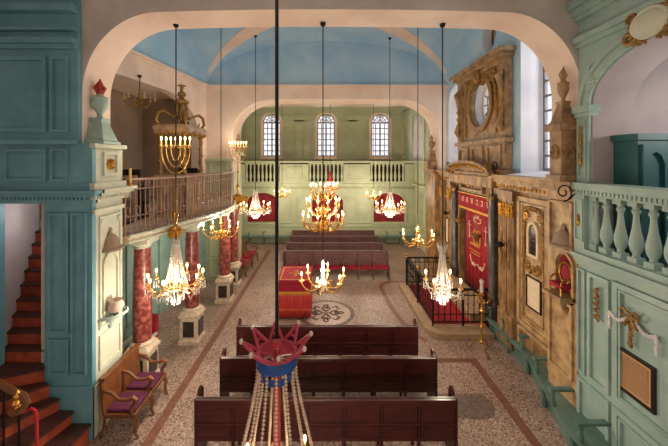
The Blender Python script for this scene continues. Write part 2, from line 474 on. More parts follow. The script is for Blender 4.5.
# cornice running over the doorway and round the pillar
M = MB()
for z0, z1, p in ((4.22, 4.28, .03), (4.34, 4.40, .1), (4.40, 4.46, .16)):
    M.slot(0); M.box(-8, -4.2+p, 5.66-p, 5.75, z0, z1); M.slot(1); M.box(-4.6, -4.2+p, 5.7, 6.75, z0, z1)
M.slot(0)
for k in range(52):
    x = -7.9 + k*.07
    M.box(x, x+.04, 5.6, 5.68, 4.28, 4.34)
M.slot(1)
for k in range(15):
    y = 5.64 + k*.07
    M.box(-4.22, -4.13, y, y+.04, 4.28, 4.34)
struct(M.build('trim_5', [TEAL, CREAM]))

# stairwell wall behind
M = MB(); M.plate(XY, [(-5.92, 5.76), (-6.55, 7.2), (-6.7, 7.2), (-6.1, 5.76)], [], 0, 4.4); struct(M.build('wall_stairwell', LILAC))
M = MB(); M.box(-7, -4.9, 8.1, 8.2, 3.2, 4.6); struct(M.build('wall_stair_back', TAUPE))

# hall left wall with arched gallery opening
top_ = arc(10.6, 5.9, 2.0, 1.45, 0, PI/2, 12) + arc(8.75, 5.9, 2.0, 1.45, PI/2, PI, 12)
M = MB(); M.plate(YZL, dedupe([(8.1, 0), (13.2, 0), (13.2, 8.14), (6.5, 8.14), (6.5, 5.9)] + list(reversed(top_)) + [(12.6, 3.42), (8.1, 3.42)]), [], 0, -.3)
M.slot(1); M.tbox(YZL, 6.5, 13.2, 8.14, 10.3, -.3, 0)
hl = struct(M.build('wall_left', [PINK, BLUE]))
M = MB(); M.tbox(YZL, 8.1, 13.2, 0, 3.25, -.02, .03)
for k in range(1, 6):
    y = 7.1 + k*1.05
    M.frame(YZL, y, y+.5, .9, 2.9, .05, .03, .07); M.frame(YZL, y+.55, y+1.0, .9, 2.9, .05, .03, .07)
    M.frame(YZL, y, y+.5, .15, .8, .05, .03, .07); M.frame(YZL, y+.55, y+1.0, .15, .8, .05, .03, .07)
    M.tbox(YZL, y-.09, y-.02, 0, 3.2, .03, .09)
M.tbox(YZL, 8.1, 13.2, 3.1, 3.25, .02, .12)
M.build('green_panelling', DGREEN, hl)
M = MB(); M.box(-5.0, -4.9, 6.5, 8.2, 0, 3.25); M.box(-6.0, -4.9, 8.1, 8.2, 0, 3.25)
for y in (6.6, 7.15, 7.7): M.frame(YZ, y, y+.45, .9, 2.9, .05, -4.9, -4.86)
struct(M.build('wall_stair_side', DGREEN))
# alcove behind
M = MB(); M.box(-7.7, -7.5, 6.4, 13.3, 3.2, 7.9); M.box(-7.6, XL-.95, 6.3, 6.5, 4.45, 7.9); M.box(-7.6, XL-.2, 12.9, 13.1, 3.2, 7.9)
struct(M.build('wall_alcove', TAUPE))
M = MB(); M.plate(XY, [(-7.7, 6.3), (XLY(6.3)-.1, 6.3), (XLY(13.2)-.1, 13.2), (-7.7, 13.2)], [], 7.5, 7.7); struct(M.build('ceiling_alcove', PINK))
# left gallery floor with bowed edge
edge = [(-4.12, 6.55), (-3.92, 7), (-3.68, 8), (-3.42, 9), (-3.25, 10), (-3.25, 11), (-3.5, 12), (-3.9, 13.15)]
M = MB(); M.plate(XY, [(-4.89, 6.51)] + edge + [(-7.6, 13.15), (-7.6, 8.1), (-4.89, 8.1)], [], 3.25, 3.41)
struct(M.build('floor_left_gallery', STONE))
M = MB()
M.tube([(x+.03, y, 3.40) for x, y in edge], .04, 6); M.tube([(x+.01, y, 3.28) for x, y in edge], .03, 6)
struct(M.build('trim_6', CREAM))

# far arch wall
opf = dedupe([(-3.9, 0), (4.75, 0)] + arc(2.95, 6.2, 1.8, 1.36, 0, PI/2, 12) + arc(-2.1, 6.2, 1.8, 1.36, PI/2, PI, 12))
poly = [(4.75, 0), (5.3, 0), (5.3, 10.3), (-5.3, 10.3), (-5.3, 0), (-3.9, 0)] + list(reversed(opf[2:]))
poly = [(u, min(v, 8.14)) for u, v in poly]
M = MB(); M.plate(XZ, dedupe(poly), [], YF0, YF1)
M.slot(1); M.box(-5.3, 5.3, YF0, YF1, 8.14, 10.3)
fw = struct(M.build('wall_far_arch', [PINK, BLUE]))
M = MB()
M.box(-5, -3.92, 13.12, 13.21, 0, 4.5)
M.frame(XZ, -4.85, -4.1, 1.0, 3.1, .06, 13.07, 13.13); M.frame(XZ, -4.85, -4.1, .15, .9, .06, 13.07, 13.13)
M.frame(XZ, -4.85, -4.1, 3.6, 4.9, .06, 13.07, 13.13); M.box(-5, -3.86, 13.02, 13.2, 4.95, 5.05); M.box(-5, -3.88, 13.05, 13.2, 3.2, 3.34); M.box(-5, -3.92, 13.12, 13.2, 4.5, 4.95)
M.box(-3.92, -3.86, 13.15, 14.4, 0, 4.5)
M.build('pier_panelling', FARG, fw)
# cornice of the hall below the vault
M = MB()
for z0, z1, p in ((7.98, 8.05, .05), (8.05, 8.14, .12)):
    M.box(XL, XR, YF0-p, YF0+.01, z0, z1); M.tbox(YZL, YA1, YF0, z0, z1, -.01, p)
struct(M.build('trim_7', PINK))

# groin vault
N = 44; zs, rise = 8.14, 1.85
vx = lambda i, j: XLY(vy(j)) + (XR-XLY(vy(j)))*i/N
vy = lambda j: YA1 + (YF0-YA1)*j/N
def vz(u, v):
    a = math.sqrt(max(0, 1-u*u)); b = math.sqrt(max(0, 1-v*v))
    return zs + rise*max(a, b)
M = MB(); vs = []
for j in range(N+1):
    for i in range(N+1): vs.append((vx(i, j), vy(j), vz(2*i/N-1, 2*j/N-1)))
fs = []
for j in range(N):
    for i in range(N):
        a = j*(N+1)+i; q = (a, a+1, a+N+2, a+N+1)
        if (i < N/2) == (j < N/2): fs += [(q[0], q[1], q[2]), (q[0], q[2], q[3])]
        else: fs += [(q[0], q[1], q[3]), (q[1], q[2], q[3])]
M.add(vs, fs)
struct(M.build('ceiling_vault', BLUE))
# white ribs along the groins, widening to the crown
M = MB()
for su in (-1, 1):
    for sv in (-1, 1):
        prev = None
        for k in range(33):
            t = 1 - k/32.0
            t = max(t, 0.0)
            y = (YA1+YF0)/2 + sv*t*(YF0-YA1)/2; x = (XLY(y)+XR)/2 + su*t*(XR-XLY(y))/2
            z = zs + rise*math.sqrt(max(0, 1-t*t))
            dx, dy = -sv*(YF0-YA1), su*(XR-XLY(y)); L = math.hypot(dx, dy)
            w = .05 + .5*(1-t)
            def hz_(px, py):
                return vz(min(1, max(-1, 2*(px-XLY(py))/(XR-XLY(py))-1)), min(1, max(-1, 2*(py-YA1)/(YF0-YA1)-1)))
            e1 = (x+dx/L*w, y+dy/L*w); e2 = (x-dx/L*w, y-dy/L*w); m1 = (x+dx/L*w*.5, y+dy/L*w*.5); m2 = (x-dx/L*w*.5, y-dy/L*w*.5)
            d_ = -.035
            cur = [(e1[0], e1[1], hz_(*e1)+d_), (m1[0], m1[1], hz_(*m1)+d_), (x, y, z+d_-.01), (m2[0], m2[1], hz_(*m2)+d_), (e2[0], e2[1], hz_(*e2)+d_),
                   (e2[0], e2[1], hz_(*e2)+.02), (e1[0], e1[1], hz_(*e1)+.02)]
            if prev:
                M.add(prev+cur, [(q_, (q_+1) % 7, 7+(q_+1) % 7, 7+q_) for q_ in range(7) if q_ != 5], False)
            prev = cur
struct(M.build('trim_8', PINK))
# hall right wall: deep window bays
wh1 = dedupe(archhole(6.52, 8.25, 4.62, 8.2, 9.0))
wh2 = dedupe(archhole(11.75, 13.12, 4.62, 7.2, 7.95))
ov = arc(10.12, 6.83, .66, .76, 0, 2*PI, 28)[:-1]
oc = arc(9.85, 8.95, .42, .56, 0, 2*PI, 24)[:-1]
wallp = [(6.5, 0), (13.2, 0), (13.2, 8.14)] + [(9.85+3.35*cos(a), 8.14+1.85*sin(a)) for a in [PI*k/24 for k in range(1, 24)]] + [(6.5, 8.14)]
M = MB(); M.plate(YZ, wallp, [wh1, wh2, ov, oc], XR, XR+.7, 1)
hr = struct(M.build('wall_right', [BLUE, WHITEP]))
def window(n, T, u0, u1, v0, spring, top, w, nx, ny, fan=True, label=None, mp=PANE, mf=FINW, th=.03):
    """round-headed window: frame + muntins, panes of glass"""
    cu = (u0+u1)/2; rx = (u1-u0)/2; ry = top-spring
    out = dedupe(archhole(u0, u1, v0, spring, top)); b = .07
    inn = dedupe(archhole(u0+b, u1-b, v0+b, spring, top-b))
    M = MB(); M.plate(T, out, [inn], w-.04, w+.04)
    r = struct(M.build('window_%d' % n, mf))
    M = MB()
    for i in range(1, nx):
        u = u0 + (u1-u0)*i/nx; t = th*(1.8 if i*2 == nx else 1)
        M.tbox(T, u-t/2, u+t/2, v0, spring + (0 if fan and i*2 != nx else ry*math.sqrt(max(0, 1-((u-cu)/rx)**2))), w-.025, w+.025)
    for j in range(1, ny):
        v = v0 + (spring-v0)*j/ny; M.tbox(T, u0, u1, v-th/2, v+th/2, w-.025, w+.025)
    M.tbox(T, u0, u1, spring-th, spring+th, w-.03, w+.03)
    if fan:
        for a in (PI/6, PI/3, PI/2, 2*PI/3, 5*PI/6):
            M.bar(T(cu+.3*rx*cos(a), spring+.3*ry*sin(a), w), T(cu+rx*cos(a), spring+ry*sin(a), w), th*.8, th*.8)
        A = arc(cu, spring, .3*rx, .3*ry, 0, PI, 8); M.tube([T(p[0], p[1], w) for p in A], th*.5, 4)
        A = arc(cu, spring, .65*rx, .65*ry, 0, PI, 10); M.tube([T(p[0], p[1], w) for p in A], th*.5, 4)
    else:
        v = spring + ry*.5; q = rx*math.sqrt(1-.25); M.tbox(T, cu-q, cu+q, v-th/2, v+th/2, w-.025, w+.025)
    M.build('glazing_bars', mf, r)
    M = MB(); M.plate(T, out, [], w-.004, w+.004); M.build('pane', mp, r)
    return r
window(1, YZ, 6.55, 8.22, 4.72, 8.2, 8.97, XR+.6, 4, 9, False, mf=GREYW, th=.05)
window(2, YZ, 11.78, 13.09, 4.72, 7.2, 7.92, XR+.6, 4, 7, False, mf=GREYW, th=.05)
# sills
M = MB(); M.plate(XZ, [(4.75, 4.55), (5.9, 4.6), (5.9, 4.74), (4.75, 4.62)], [], 6.5, 8.28)
M.plate(XZ, [(4.75, 4.55), (5.9, 4.6), (5.9, 4.74), (4.75, 4.62)], [], 11.75, 13.15); struct(M.build('trim_9', WHITEP))
# oval window with spoked bars
M = MB(); o_ = arc(10.12, 6.83, .66, .76, 0, 2*PI, 28)[:-1]; i_ = arc(10.12, 6.83, .58, .68, 0, 2*PI, 28)[:-1]
M.plate(YZ, o_, [i_], XR+.24, XR+.3); w3 = struct(M.build('window_3', FINW))
M = MB()
for k in range(12):
    a = k*PI/6; M.bar((XR+.27, 10.12+.15*cos(a), 6.83+.15*sin(a)), (XR+.27, 10.12+.6*cos(a), 6.83+.7*sin(a)), .025, .025)
for q in (.15, .38): M.tube([(XR+.27, p[0], p[1]) for p in arc(10.12, 6.83, q, q*1.15, 0, 2*PI, 20)[:-1]], .014, 4, True)
M.build('glazing_bars', BLACKW, w3)
M = MB(); M.plate(YZ, o_, [], XR+.266, XR+.274); M.build('pane', PANE, w3)
M = MB(); o_ = arc(9.85, 8.95, .42, .56, 0, 2*PI, 24)[:-1]; i_ = arc(9.85, 8.95, .36, .50, 0, 2*PI, 24)[:-1]
M.plate(YZ, o_, [i_], XR+.3, XR+.36); w4 = struct(M.build('window_4', BLACKW))
M = MB()
for k in (-.2, 0, .2): M.tbox(YZ, 9.84+k, 9.86+k, 8.45, 9.45, XR+.31, XR+.35)
for k in (-.3, 0, .3): M.tbox(YZ, 9.5, 10.2, 8.94+k, 8.96+k, XR+.31, XR+.35)
M.build('glazing_bars', BLACKW, w4)
M = MB(); M.plate(YZ, o_, [], XR+.326, XR+.334); M.build('pane', PANEY, w4)

# far bay
M = MB(); M.box(-6.2, 6.2, 14.4, 22, 8.55, 8.7); struct(M.build('ceiling_far', PINK))
M = MB()
xs = (-3.7, 0.0, 3.7)
holes = [dedupe(archhole(x-.6, x+.6, 5.25, 7.55, 8.15)) for x in xs]
M.plate(XZ, [(-6.2, 3.4), (6.2, 3.4), (6.2, 8.6), (-6.2, 8.6)], holes, 21.5, 21.8)
fr = struct(M.build('wall_far', FARG))
M = MB()
for z0, z1, p in ((7.95, 8.05, .05), (8.2, 8.3, .12), (8.3, 8.42, .2), (8.42, 8.56, .3)): M.box(-6.1, 5.6, 21.5-p, 21.52, z0, z1)
for x0 in (-5.4, -2.2, 1.5): M.frame(XZ, x0+.0, x0+.7, 4.2, 7.7, .07, 21.45, 21.52)
M.frame(XZ, -2.8, -1.0, 4.2, 7.7, .07, 21.45, 21.52); M.frame(XZ, 1.0, 2.8, 4.2, 7.7, .07, 21.45, 21.52)
M.build('cornice_and_panels', FARG, fr)
M = MB()
for x in xs:
    M.plate(XZ, dedupe(archhole(x-.76, x+.76, 5.12, 7.58, 8.3)), [dedupe(archhole(x-.6, x+.6, 5.25, 7.55, 8.15))], 21.42, 21.5)
    M.box(x-.82, x+.82, 21.34, 21.5, 5.05, 5.14)
M.build('window_surround', PINK, fr)
for k, x in enumerate(xs): window(5+k, XZ, x-.6, x+.6, 5.25, 7.55, 8.15, 21.6, 4, 6, True, mp=PANE, mf=LILW, th=.055)
# violet lower lights in the fan windows are plain panes; side wall of the gallery with white niches
M = MB()
hs = [dedupe(archhole(y-.8, y+.8, 4.9, 6.75, 7.5)) for y in (15.9, 18.4)]
M.plate(YZ, [(14.4, 0), (22, 0), (22, 8.6), (14.4, 8.6)], hs, 5.35, 5.65, 1)
sr = struct(M.build('wall_far_right', [FARG, WHITEP]))
M = MB(); 
for y in (15.9, 18.4): M.box(5.62, 5.7, y-.85, y+.85, 4.8, 7.6)
M.build('white_niche_back', WHITEP, sr)
M = MB()
for y in (14.75, 17.15, 19.5): M.box(5.28, 5.36, y-.18, y+.18, 3.6, 7.7)
M.box(5.15, 5.36, 14.4, 19, 4.85, 4.95); M.box(5.15, 5.36, 14.4, 19, 3.5, 3.62); M.box(5.2, 5.36, 14.4, 21.5, 7.9, 8.05); M.box(5.1, 5.36, 14.4, 21.5, 8.3, 8.5)
for y in (14.6, 16.2, 17.7): M.frame(YZ, y, y+1.2, .9, 3.2, .06, 5.3, 5.36)
M.build('pilasters_and_mouldings', FARG, sr)
M = MB(); M.box(-5.9, -5.6, 14.4, 22, 0, 8.6); struct(M.build('wall_far_left', FARG))
# far gallery: floor, front wall with three crimson arched recesses
M = MB(); M.box(-6, 5.4, 19.05, 21.6, 3.35, 3.55); struct(M.build('floor_far_gallery', STONE))
M = MB()
rx = (-3.82, .1, 3.8)
hs = [dedupe(archhole(x-.94, x+.94, 1.25, 2.4, 3.02)) for x in rx]
M.plate(XZ, [(-6, 0), (5.4, 0), (5.4, 3.56), (-6, 3.56)], hs, 19.0, 19.2)
fg = struct(M.build('wall_far_gallery_front', FARG))
M = MB()
for x in rx: M.box(x-1, x+1, 19.14, 19.2, 1.2, 3.05)
M.build('crimson_recess', DCRIM, fg)
M = MB()
for x in rx:
    M.plate(XZ, dedupe(archhole(x-1.06, x+1.06, 1.13, 2.42, 3.14)), [dedupe(archhole(x-.94, x+.94, 1.25, 2.4, 3.02))], 18.94, 19.02)
for x in (-2.45, -1.3, 1.45, 2.3): M.frame(XZ, x-.42, x+.42, 1.2, 2.85, .07, 18.95, 19.02)
M.box(-6, 5.4, 18.88, 19.02, 3.42, 3.56); M.box(-6, 5.4, 18.93, 19.02, 3.2, 3.27); M.box(-6, 5.4, 18.95, 19.02, .98, 1.08)
for k in range(75): M.box(-5.9+k*.15, -5.83+k*.15, 18.92, 19.02, 3.28, 3.40)
M.build('panels_and_dentils', FARG, fg)
bx = []
for n_, (c0, lab) in enumerate(((-3.85, 'left'), (0.0, 'middle'), (3.72, 'right'))):
    r = thing('balustrade', (c0, 19.1, 3.56), 'pale green balustrade section of far gallery, under the %s window' % lab, 'balustrade', 'far gallery balustrades')
    M = MB(); M.box(c0-1.05, c0+1.05, 18.98, 19.22, 4.74, 4.82); M.build('handrail', FARG, r)
    M = MB(); M.box(c0-1.05, c0+1.05, 19.0, 19.2, 3.56, 3.68); M.build('plinth', FARG, r)
    for k in range(9):
        xx_ = c0-.96+.24*k
        M = MB(); M.lathe((xx_, 19.1, 3.68), [(.075, 0), (.075, .07), (.04, .1), (.075, .22), (.085, .34), (.05, .6), (.04, .78), (.06, .84), (.04, .9), (.075, .98), (.075, 1.06)], 10); M.build('baluster', FARG, r)
M = MB()
for a_, b_ in ((-6, -4.9), (-2.8, -1.05), (1.05, 2.67), (4.77, 5.4)): M.box(a_, b_, 19.0, 19.2, 3.56, 4.74)
M.box(-6, 5.4, 18.92, 19.24, 4.82, 4.94)
for xc in (-1.93, 1.86): M.frame(XZ, xc-.5, xc+.5, 3.8, 4.6, .07, 18.95, 19.02)
M.build('gallery_parapet', FARG, fg)
M = MB(); M.box(-6, 5.4, 21.0, 21.2, 3.55, 4.9); tag(M.build('gallery_pew_or_board', PEWW), 'dark board standing behind the far gallery balustrade', 'pew')  # plain dark box filling the view between the balusters
# near gallery ceiling and the outer walls of the camera's end
M = MB(); M.box(-8, 9, .5, 5.75, 8.6, 8.8); struct(M.build('ceiling_near', GREYP))
M = MB(); M.box(-8.1, -7.9, .5, 7.3, 0, 8.6); struct(M.build('wall_left_outer', GREYP))
M = MB(); M.box(-8, 9, -1.2, -1.0, 0, 8.8); struct(M.build('wall_back', PINK))
M = MB(); M.box(-8, 9, -1.0, .6, 8.6, 8.8); struct(M.build('ceiling_back', GREYP))

# ------------------------------------------------------------------ near right gallery (structure)
M = MB()
YA = 5.74
arch = arc(4.15, 5.95, 1.28, .8, 0, PI, 20)      # opening above the balustrade
M.plate(YZ, [(.6, 0), (YA, 0), (YA, 3.3), (.6, 3.3)], [], XN, XN+.3)
M.plate(YZ, [(5.43, 3.3), (YA, 3.3), (YA, 8.6), (.6, 8.6), (.6, 3.3), (2.87, 3.3)] + list(reversed(arch)), [], XN, XN+.72)
rg = struct(M.build('wall_right_front', [SAGE, LILAC]))
for p in rg.data.polygons:
    c = p.center
    if XN+.05 < c.x < XN+.71 and c.z > 3.4 and 2.8 < c.y < 5.5: p.material_index = 1
M = MB(); w0, w1 = XN-.05, XN+.01
M.frame(YZ, 5.08, 5.5, 1.2, 3.05, .06, w0, w1)
M.frame(YZ, 5.55, 5.72, 1.2, 3.05, .03, w0, w1)
M.frame(YZ, 3.95, 5.02, 1.2, 3.08, .09, w0, w1); M.frame(YZ, 4.06, 4.91, 1.3, 2.98, .03, w0, w1)
M.frame(YZ, 3.95, 5.02, .25, 1.1, .09, w0, w1); M.frame(YZ, 4.06, 4.91, .36, .99, .03, w0, w1)
M.frame(YZ, 2.8, 3.85, 1.2, 3.08, .09, w0, w1); M.frame(YZ, 2.8, 3.85, .25, 1.1, .09, w0, w1)
M.frame(YZ, 5.08, 5.72, .25, 1.1, .06, w0, w1)
for z0, z1, p in ((3.12, 3.2, .04), (3.2, 3.28, .09), (3.28, 3.34, .14)): M.box(XN-p, XN+.3, .6, YA, z0, z1)
# archivolt, pilaster, entablature
M.plate(YZ, arc(4.15, 5.95, 1.5, 1.02, 0, PI, 24) + list(reversed(arc(4.15, 5.95, 1.3, .82, 0, PI, 24))), [], XN-.06, XN+.01)
M.plate(YZ, arc(4.15, 5.95, 1.5, 1.02, 0, PI, 24) + list(reversed(arc(4.15, 5.95, 1.44, .96, 0, PI, 24))), [], XN-.1, XN+.01)
M.box(XN-.05, XN+.02, 5.45, 5.72, 4.6, 5.8); M.box(XN-.12, XN+.1, 5.38, 5.74, 5.84, 5.95); M.box(XN-.08, XN+.08, 5.41, 5.74, 5.76, 5.84)
M.frame(YZ, 5.5, 5.68, 4.7, 5.7, .03, XN-.08, XN-.04)
for z0, z1, p in ((7.02, 7.1, .06), (7.1, 7.2, .12), (7.5, 7.58, .08), (7.58, 7.7, .14), (7.7, 7.84, .22)): M.box(XN-p, XN+.05, .6, YA, z0, z1)
M.build('panels_and_archivolt', SAGE, rg)
M = MB(); carve(M, YZ, [(5.59, 4.9+.06*k) for k in range(12)], XN-.09, .03); 
M.build('gilt_pilaster_drop', GILT, rg)
M = MB(); M.box(XN+.3, 8, .6, YA, 3.2, 3.34); struct(M.build('floor_right_gallery', TREAD))
M = MB(); M.box(7.4, 7.6, .6, 5.76, 3.2, 8.6); struct(M.build('wall_right_outer', LILAC))
# small dark door-like recess in the gallery side behind the balusters
M = MB(); M.box(5.35, 7.5, 5.6, 5.74, 3.3, 8.6); struct(M.build('wall_right_gallery_end', LILAC))

# cartouche and spandrel leaves (things on the arch)
r = thing('cartouche', (XN-.08, 4.35, 7.0), 'pale shield cartouche with gilt scrolls over the arch at top right', 'ornament')
M = MB(); M.ell((XN-.13, 4.35, 6.9), .09, .25, .19, 18, 12); M.tube([(XN-.14, 4.35+.24*cos(q), 6.9+.19*sin(q)) for q in [2*PI*k/24 for k in range(24)]], .03, 6, True); M.build('shield', CREAM, r)
M = MB()
for sg in (-1, 1):
    M.tube(spiral(YZ, 4.35+sg*.3, 6.8, XN-.13, .13, 1.4, PI/2, sg), .03, 5)
    M.tube(spiral(YZ, 4.35+sg*.25, 7.06, XN-.13, .09, 1.2, -PI/2, sg), .025, 5)
    carve(M, YZ, [(4.35+sg*(.1+.08*k), 6.68+.02*k) for k in range(4)], XN-.1, .05)
M.build('gilt_scroll', DGILT, r)
M = MB()
for k in range(6):
    a = 2.2 + k*.2; M.tube([(XN-.02, 5.62, 6.25), (XN-.06, 5.62+.22*cos(a)*1.1, 6.3+.26*sin(a)), (XN-.04, 5.62+.34*cos(a), 6.32+.42*sin(a))], [.05, .045, .012], 5)
tag(M.build('leaf_ornament', SAGE), 'fan of pale green carved leaves in the spandrel beside the right arch', 'ornament')

# near right balustrade
r = thing('balustrade', (XN, 4.5, 3.34), 'pale green turned balustrade of the near right gallery', 'balustrade')
M = MB(); M.box(XN-.16, XN+.28, .8, 5.76, 4.48, 4.6); M.box(XN-.1, XN+.22, .8, 5.74, 4.38, 4.48)
for k in range(68): M.box(XN-.135, XN-.09, .9+k*.07, .945+k*.07, 4.41, 4.475)
M.build('handrail', SAGE, r)
M = MB(); M.box(XN-.08, XN+.2, .8, 5.74, 3.34, 3.44); M.build('plinth', SAGE, r)
M = MB(); M.box(XN-.08, XN+.2, 5.52, 5.74, 3.44, 4.38); M.frame(YZ, 5.54, 5.72, 3.56, 4.3, .03, XN-.1, XN-.07)
ped = M.build('pedestal', SAGE, r)
M = MB(); carve(M, YZ, [(5.63, 3.85+.05*k) for k in range(4)], XN-.1, .03); M.build('gilt_drop', GILT, ped)
bprof = [(.085, 0), (.085, .09), (.06, .1), (.05, .14), (.085, .2), (.104, .28), (.1, .35), (.062, .52), (.042, .68), (.045, .74), (.065, .77), (.065, .8), (.045, .82), (.06, .86), (.085, .88), (.085, .94)]
M = MB(); M.lathe((0, 0, .09), [p for p in [(q[0], q[1]-.09) for q in bprof[2:14]]], 16)
M.box(-.085, .085, -.085, .085, 0, .1); M.box(-.085, .085, -.085, .085, .86, .94)
M.xf(Matrix.Translation((XN+.06, 5.43, 3.44)) @ Matrix.Diagonal((.84, .84, 1, 1)))
b0 = M.build('baluster', SAGE, r)
for k in range(1, 17):
    b = b0.copy(); b.location = (0, .05-.25*k, 0); b.parent = r; col.objects.link(b)

# ornaments on the lower right panels
r = thing('ribbon_garland', (XN-.05, 4.69, 2.66), 'gilt bow with silvery garlands on the right green panel above the plaque', 'ornament')
M = MB()
for sg in (-1, 1):
    M.tube([(XN-.06, 4.69, 2.68), (XN-.09, 4.69+sg*.08, 2.76), (XN-.09, 4.69+sg*.15, 2.73), (XN-.08, 4.69+sg*.12, 2.65), (XN-.06, 4.69, 2.66)], .02, 5)
    M.tube([(XN-.06, 4.69, 2.66), (XN-.08, 4.69+sg*.06, 2.56), (XN-.07, 4.69+sg*.1, 2.5)], .025, 5)
carve(M, YZ, [(4.69, 2.6-.05*k) for k in range(8)], XN-.07, .035); M.build('gilt_bow', DGILT, r)
M = MB()
for sg in (-1, 1):
    carve(M, YZ, [(4.69+sg*(.08+.27*t/9), 2.6-.09*sin(PI*t/9*.9)) for t in range(10)], XN-.06, .025)
    carve(M, YZ, [(4.69+sg*.36, 2.56-.04*t) for t in range(7)], XN-.06, .026)
M.build('garland', WHITEP, r)
M = MB(); carve(M, YZ, [(5.29+.03*((k % 3)-1), 2.85-.035*k) for k in range(16)], XN-.06, .03)
tag(M.build('gilt_drop', DGILT), 'narrow gilt leaf drop on the slim green panel left of the bow', 'ornament')

def plaque(name, label, T, u0, u1, v0, v1, w, side, paper, rows, fw=.045):
    r = thing(name, T((u0+u1)/2, v0, w), label, 'plaque')
    M = MB(); M.frame(T, u0, u1, v0, v1, fw, w, w+side*.04); M.build('frame', BLACKW, r)
    M = MB(); M.tbox(T, u0+fw*.8, u1-fw*.8, v0+fw*.8, v1-fw*.8, w, w+side*.02); p = M.build('inscribed_panel', paper, r)
    if rows:
        M = MB(); random.seed(int(u0*100))
        for k in range(rows):
            v = v1-fw*2.2-(v1-v0-fw*4.2)*k/(rows-1); u = u0+fw*2; h = (v1-v0)/rows*.16
            while u < u1-fw*2.2:
                L = random.uniform(.02, .06); M.tbox(T, u, min(u+L, u1-fw*2), v-h, v+h, w+side*.019, w+side*.023); u += L+.015
        M.build('lettering', INK, p)
    return r
plaque('plaque', 'black framed parchment plaque covered in fine writing on near right green wall', YZ, 4.38, 4.97, 1.45, 2.1, XN, -1, PAPER, 19)

# cabinet in the gallery
r = thing('cabinet', (5.05, 5.2, 3.34), 'dark teal cupboard with ogee headed doors in right gallery', 'cabinet')
M = MB(); M.box(4.95, 5.85, 5.0, 5.42, 3.34, 5.32); M.box(4.9, 5.9, 4.95, 5.44, 5.32, 5.42); M.build('body', DTEAL, r)
for x0 in (4.99, 5.42):
    M = MB(); ho = [(x0+.06, 3.6), (x0+.34, 3.6), (x0+.34, 4.95), (x0+.28, 5.08), (x0+.2, 5.13), (x0+.12, 5.08), (x0+.06, 4.95)]
    M.plate(XZ, [(x0, 3.45), (x0+.4, 3.45), (x0+.4, 5.25), (x0, 5.25)], [ho], 4.95, 5.0); d = M.build('door', DTEAL, r)
    M = MB(); M.ell((x0+.37 if x0 < 5.2 else x0+.03, 4.94, 4.3), .02, .02, .02); M.build('knob', BRASS, d)

# ------------------------------------------------------------------ urns
def urn(name, x, y, z, s, m, label, flame=None, mu=None, sx=1.0):
    r = thing(name, (x, y, z), label, 'urn')
    XS = Matrix.Translation((x, y, 0)) @ Matrix.Diagonal((sx, sx, 1, 1)) @ Matrix.Translation((-x, -y, 0))
    M = MB(); M.lathe((x, y, z), [(.26*s, 0), (.26*s, .05*s), (.22*s, .08*s), (.2*s, .16*s), (.15*s, .32*s), (.11*s, .46*s), (.13*s, .5*s), (.13*s, .54*s)], 4, sq=True); M.xf(XS).build('pedestal', m, r)
    M = MB(); M.lathe((x, y, z+.54*s), [(.08*s, 0), (.05*s, .05*s), (.06*s, .1*s), (.13*s, .2*s), (.155*s, .32*s), (.14*s, .38*s), (.16*s, .4*s), (.15*s, .43*s), (.08*s, .46*s), (.05*s, .52*s)], 16)
    v = M.xf(XS).build('vase', mu or m, r)
    M = MB(); random.seed(3)
    for k in range(7):
        a = k*2*PI/7; h = .26*s*(.7+.5*random.random())
        M.tube([(x+.03*s*cos(a), y+.03*s*sin(a), z+1.04*s), (x+.08*s*cos(a), y+.08*s*sin(a), z+1.04*s+h*.5), (x+.03*s*cos(a+.8), y+.03*s*sin(a+.8), z+1.04*s+h)], [.035*s, .04*s, .008*s], 5)
    M.tube([(x, y, z+1.0*s), (x+.02*s, y, z+1.2*s), (x, y, z+1.36*s)], [.04*s, .06*s, .01*s], 6)
    M.xf(XS).build('carved_flame', flame or m, r)
    return r
urn('flaming_urn', -4.32, 6.02, 5.3, .92, SAGE, 'pale green urn with red carved flame on the left pillar', FLAMEM, SAGE)
# right pedestal block + brown urn
r = thing('urn_pedestal', (4.48, 5.95, 4.6), 'brown carved pedestal block under the tall urn at the right arch', 'pedestal')
M = MB(); M.box(4.28, 4.62, 5.76, 6.14, 4.6, 4.72); M.box(4.33, 4.62, 5.8, 6.1, 4.72, 5.55); M.box(4.26, 4.62, 5.74, 6.16, 5.55, 5.66); M.build('block', WALN, r)
M = MB(); carve(M, XZ, [(4.46+.07*cos(k*PI/4), 5.15+.1*sin(k*PI/4)) for k in range(8)], 5.79, .05); carve(M, YZ, [(5.95+.07*cos(k*PI/4), 5.15+.1*sin(k*PI/4)) for k in range(8)], 4.32, .05); M.build('carved_rosette', GOLDW, r)
urn('flaming_urn', 4.48, 5.95, 5.66, .82, WALN, 'tall brown carved urn on a block in front of the right window', None, WALN, .78)
urn('flaming_urn', -3.82, 13.75, 5.35, .6, WALN, 'small dark urn on the left jamb of the far arch', None, WALN)
urn('flaming_urn', 4.6, 13.75, 4.95, .85, WALN, 'brown urn on the right jamb of the far arch', None, WALN)
M = MB(); M.box(-3.92, -3.62, 13.55, 13.95, 5.2, 5.35); struct(M.build('trim_10', FARG))
M = MB(); M.box(4.35, 4.76, 13.5, 14.0, 4.6, 4.95); struct(M.build('trim_11', WALN))

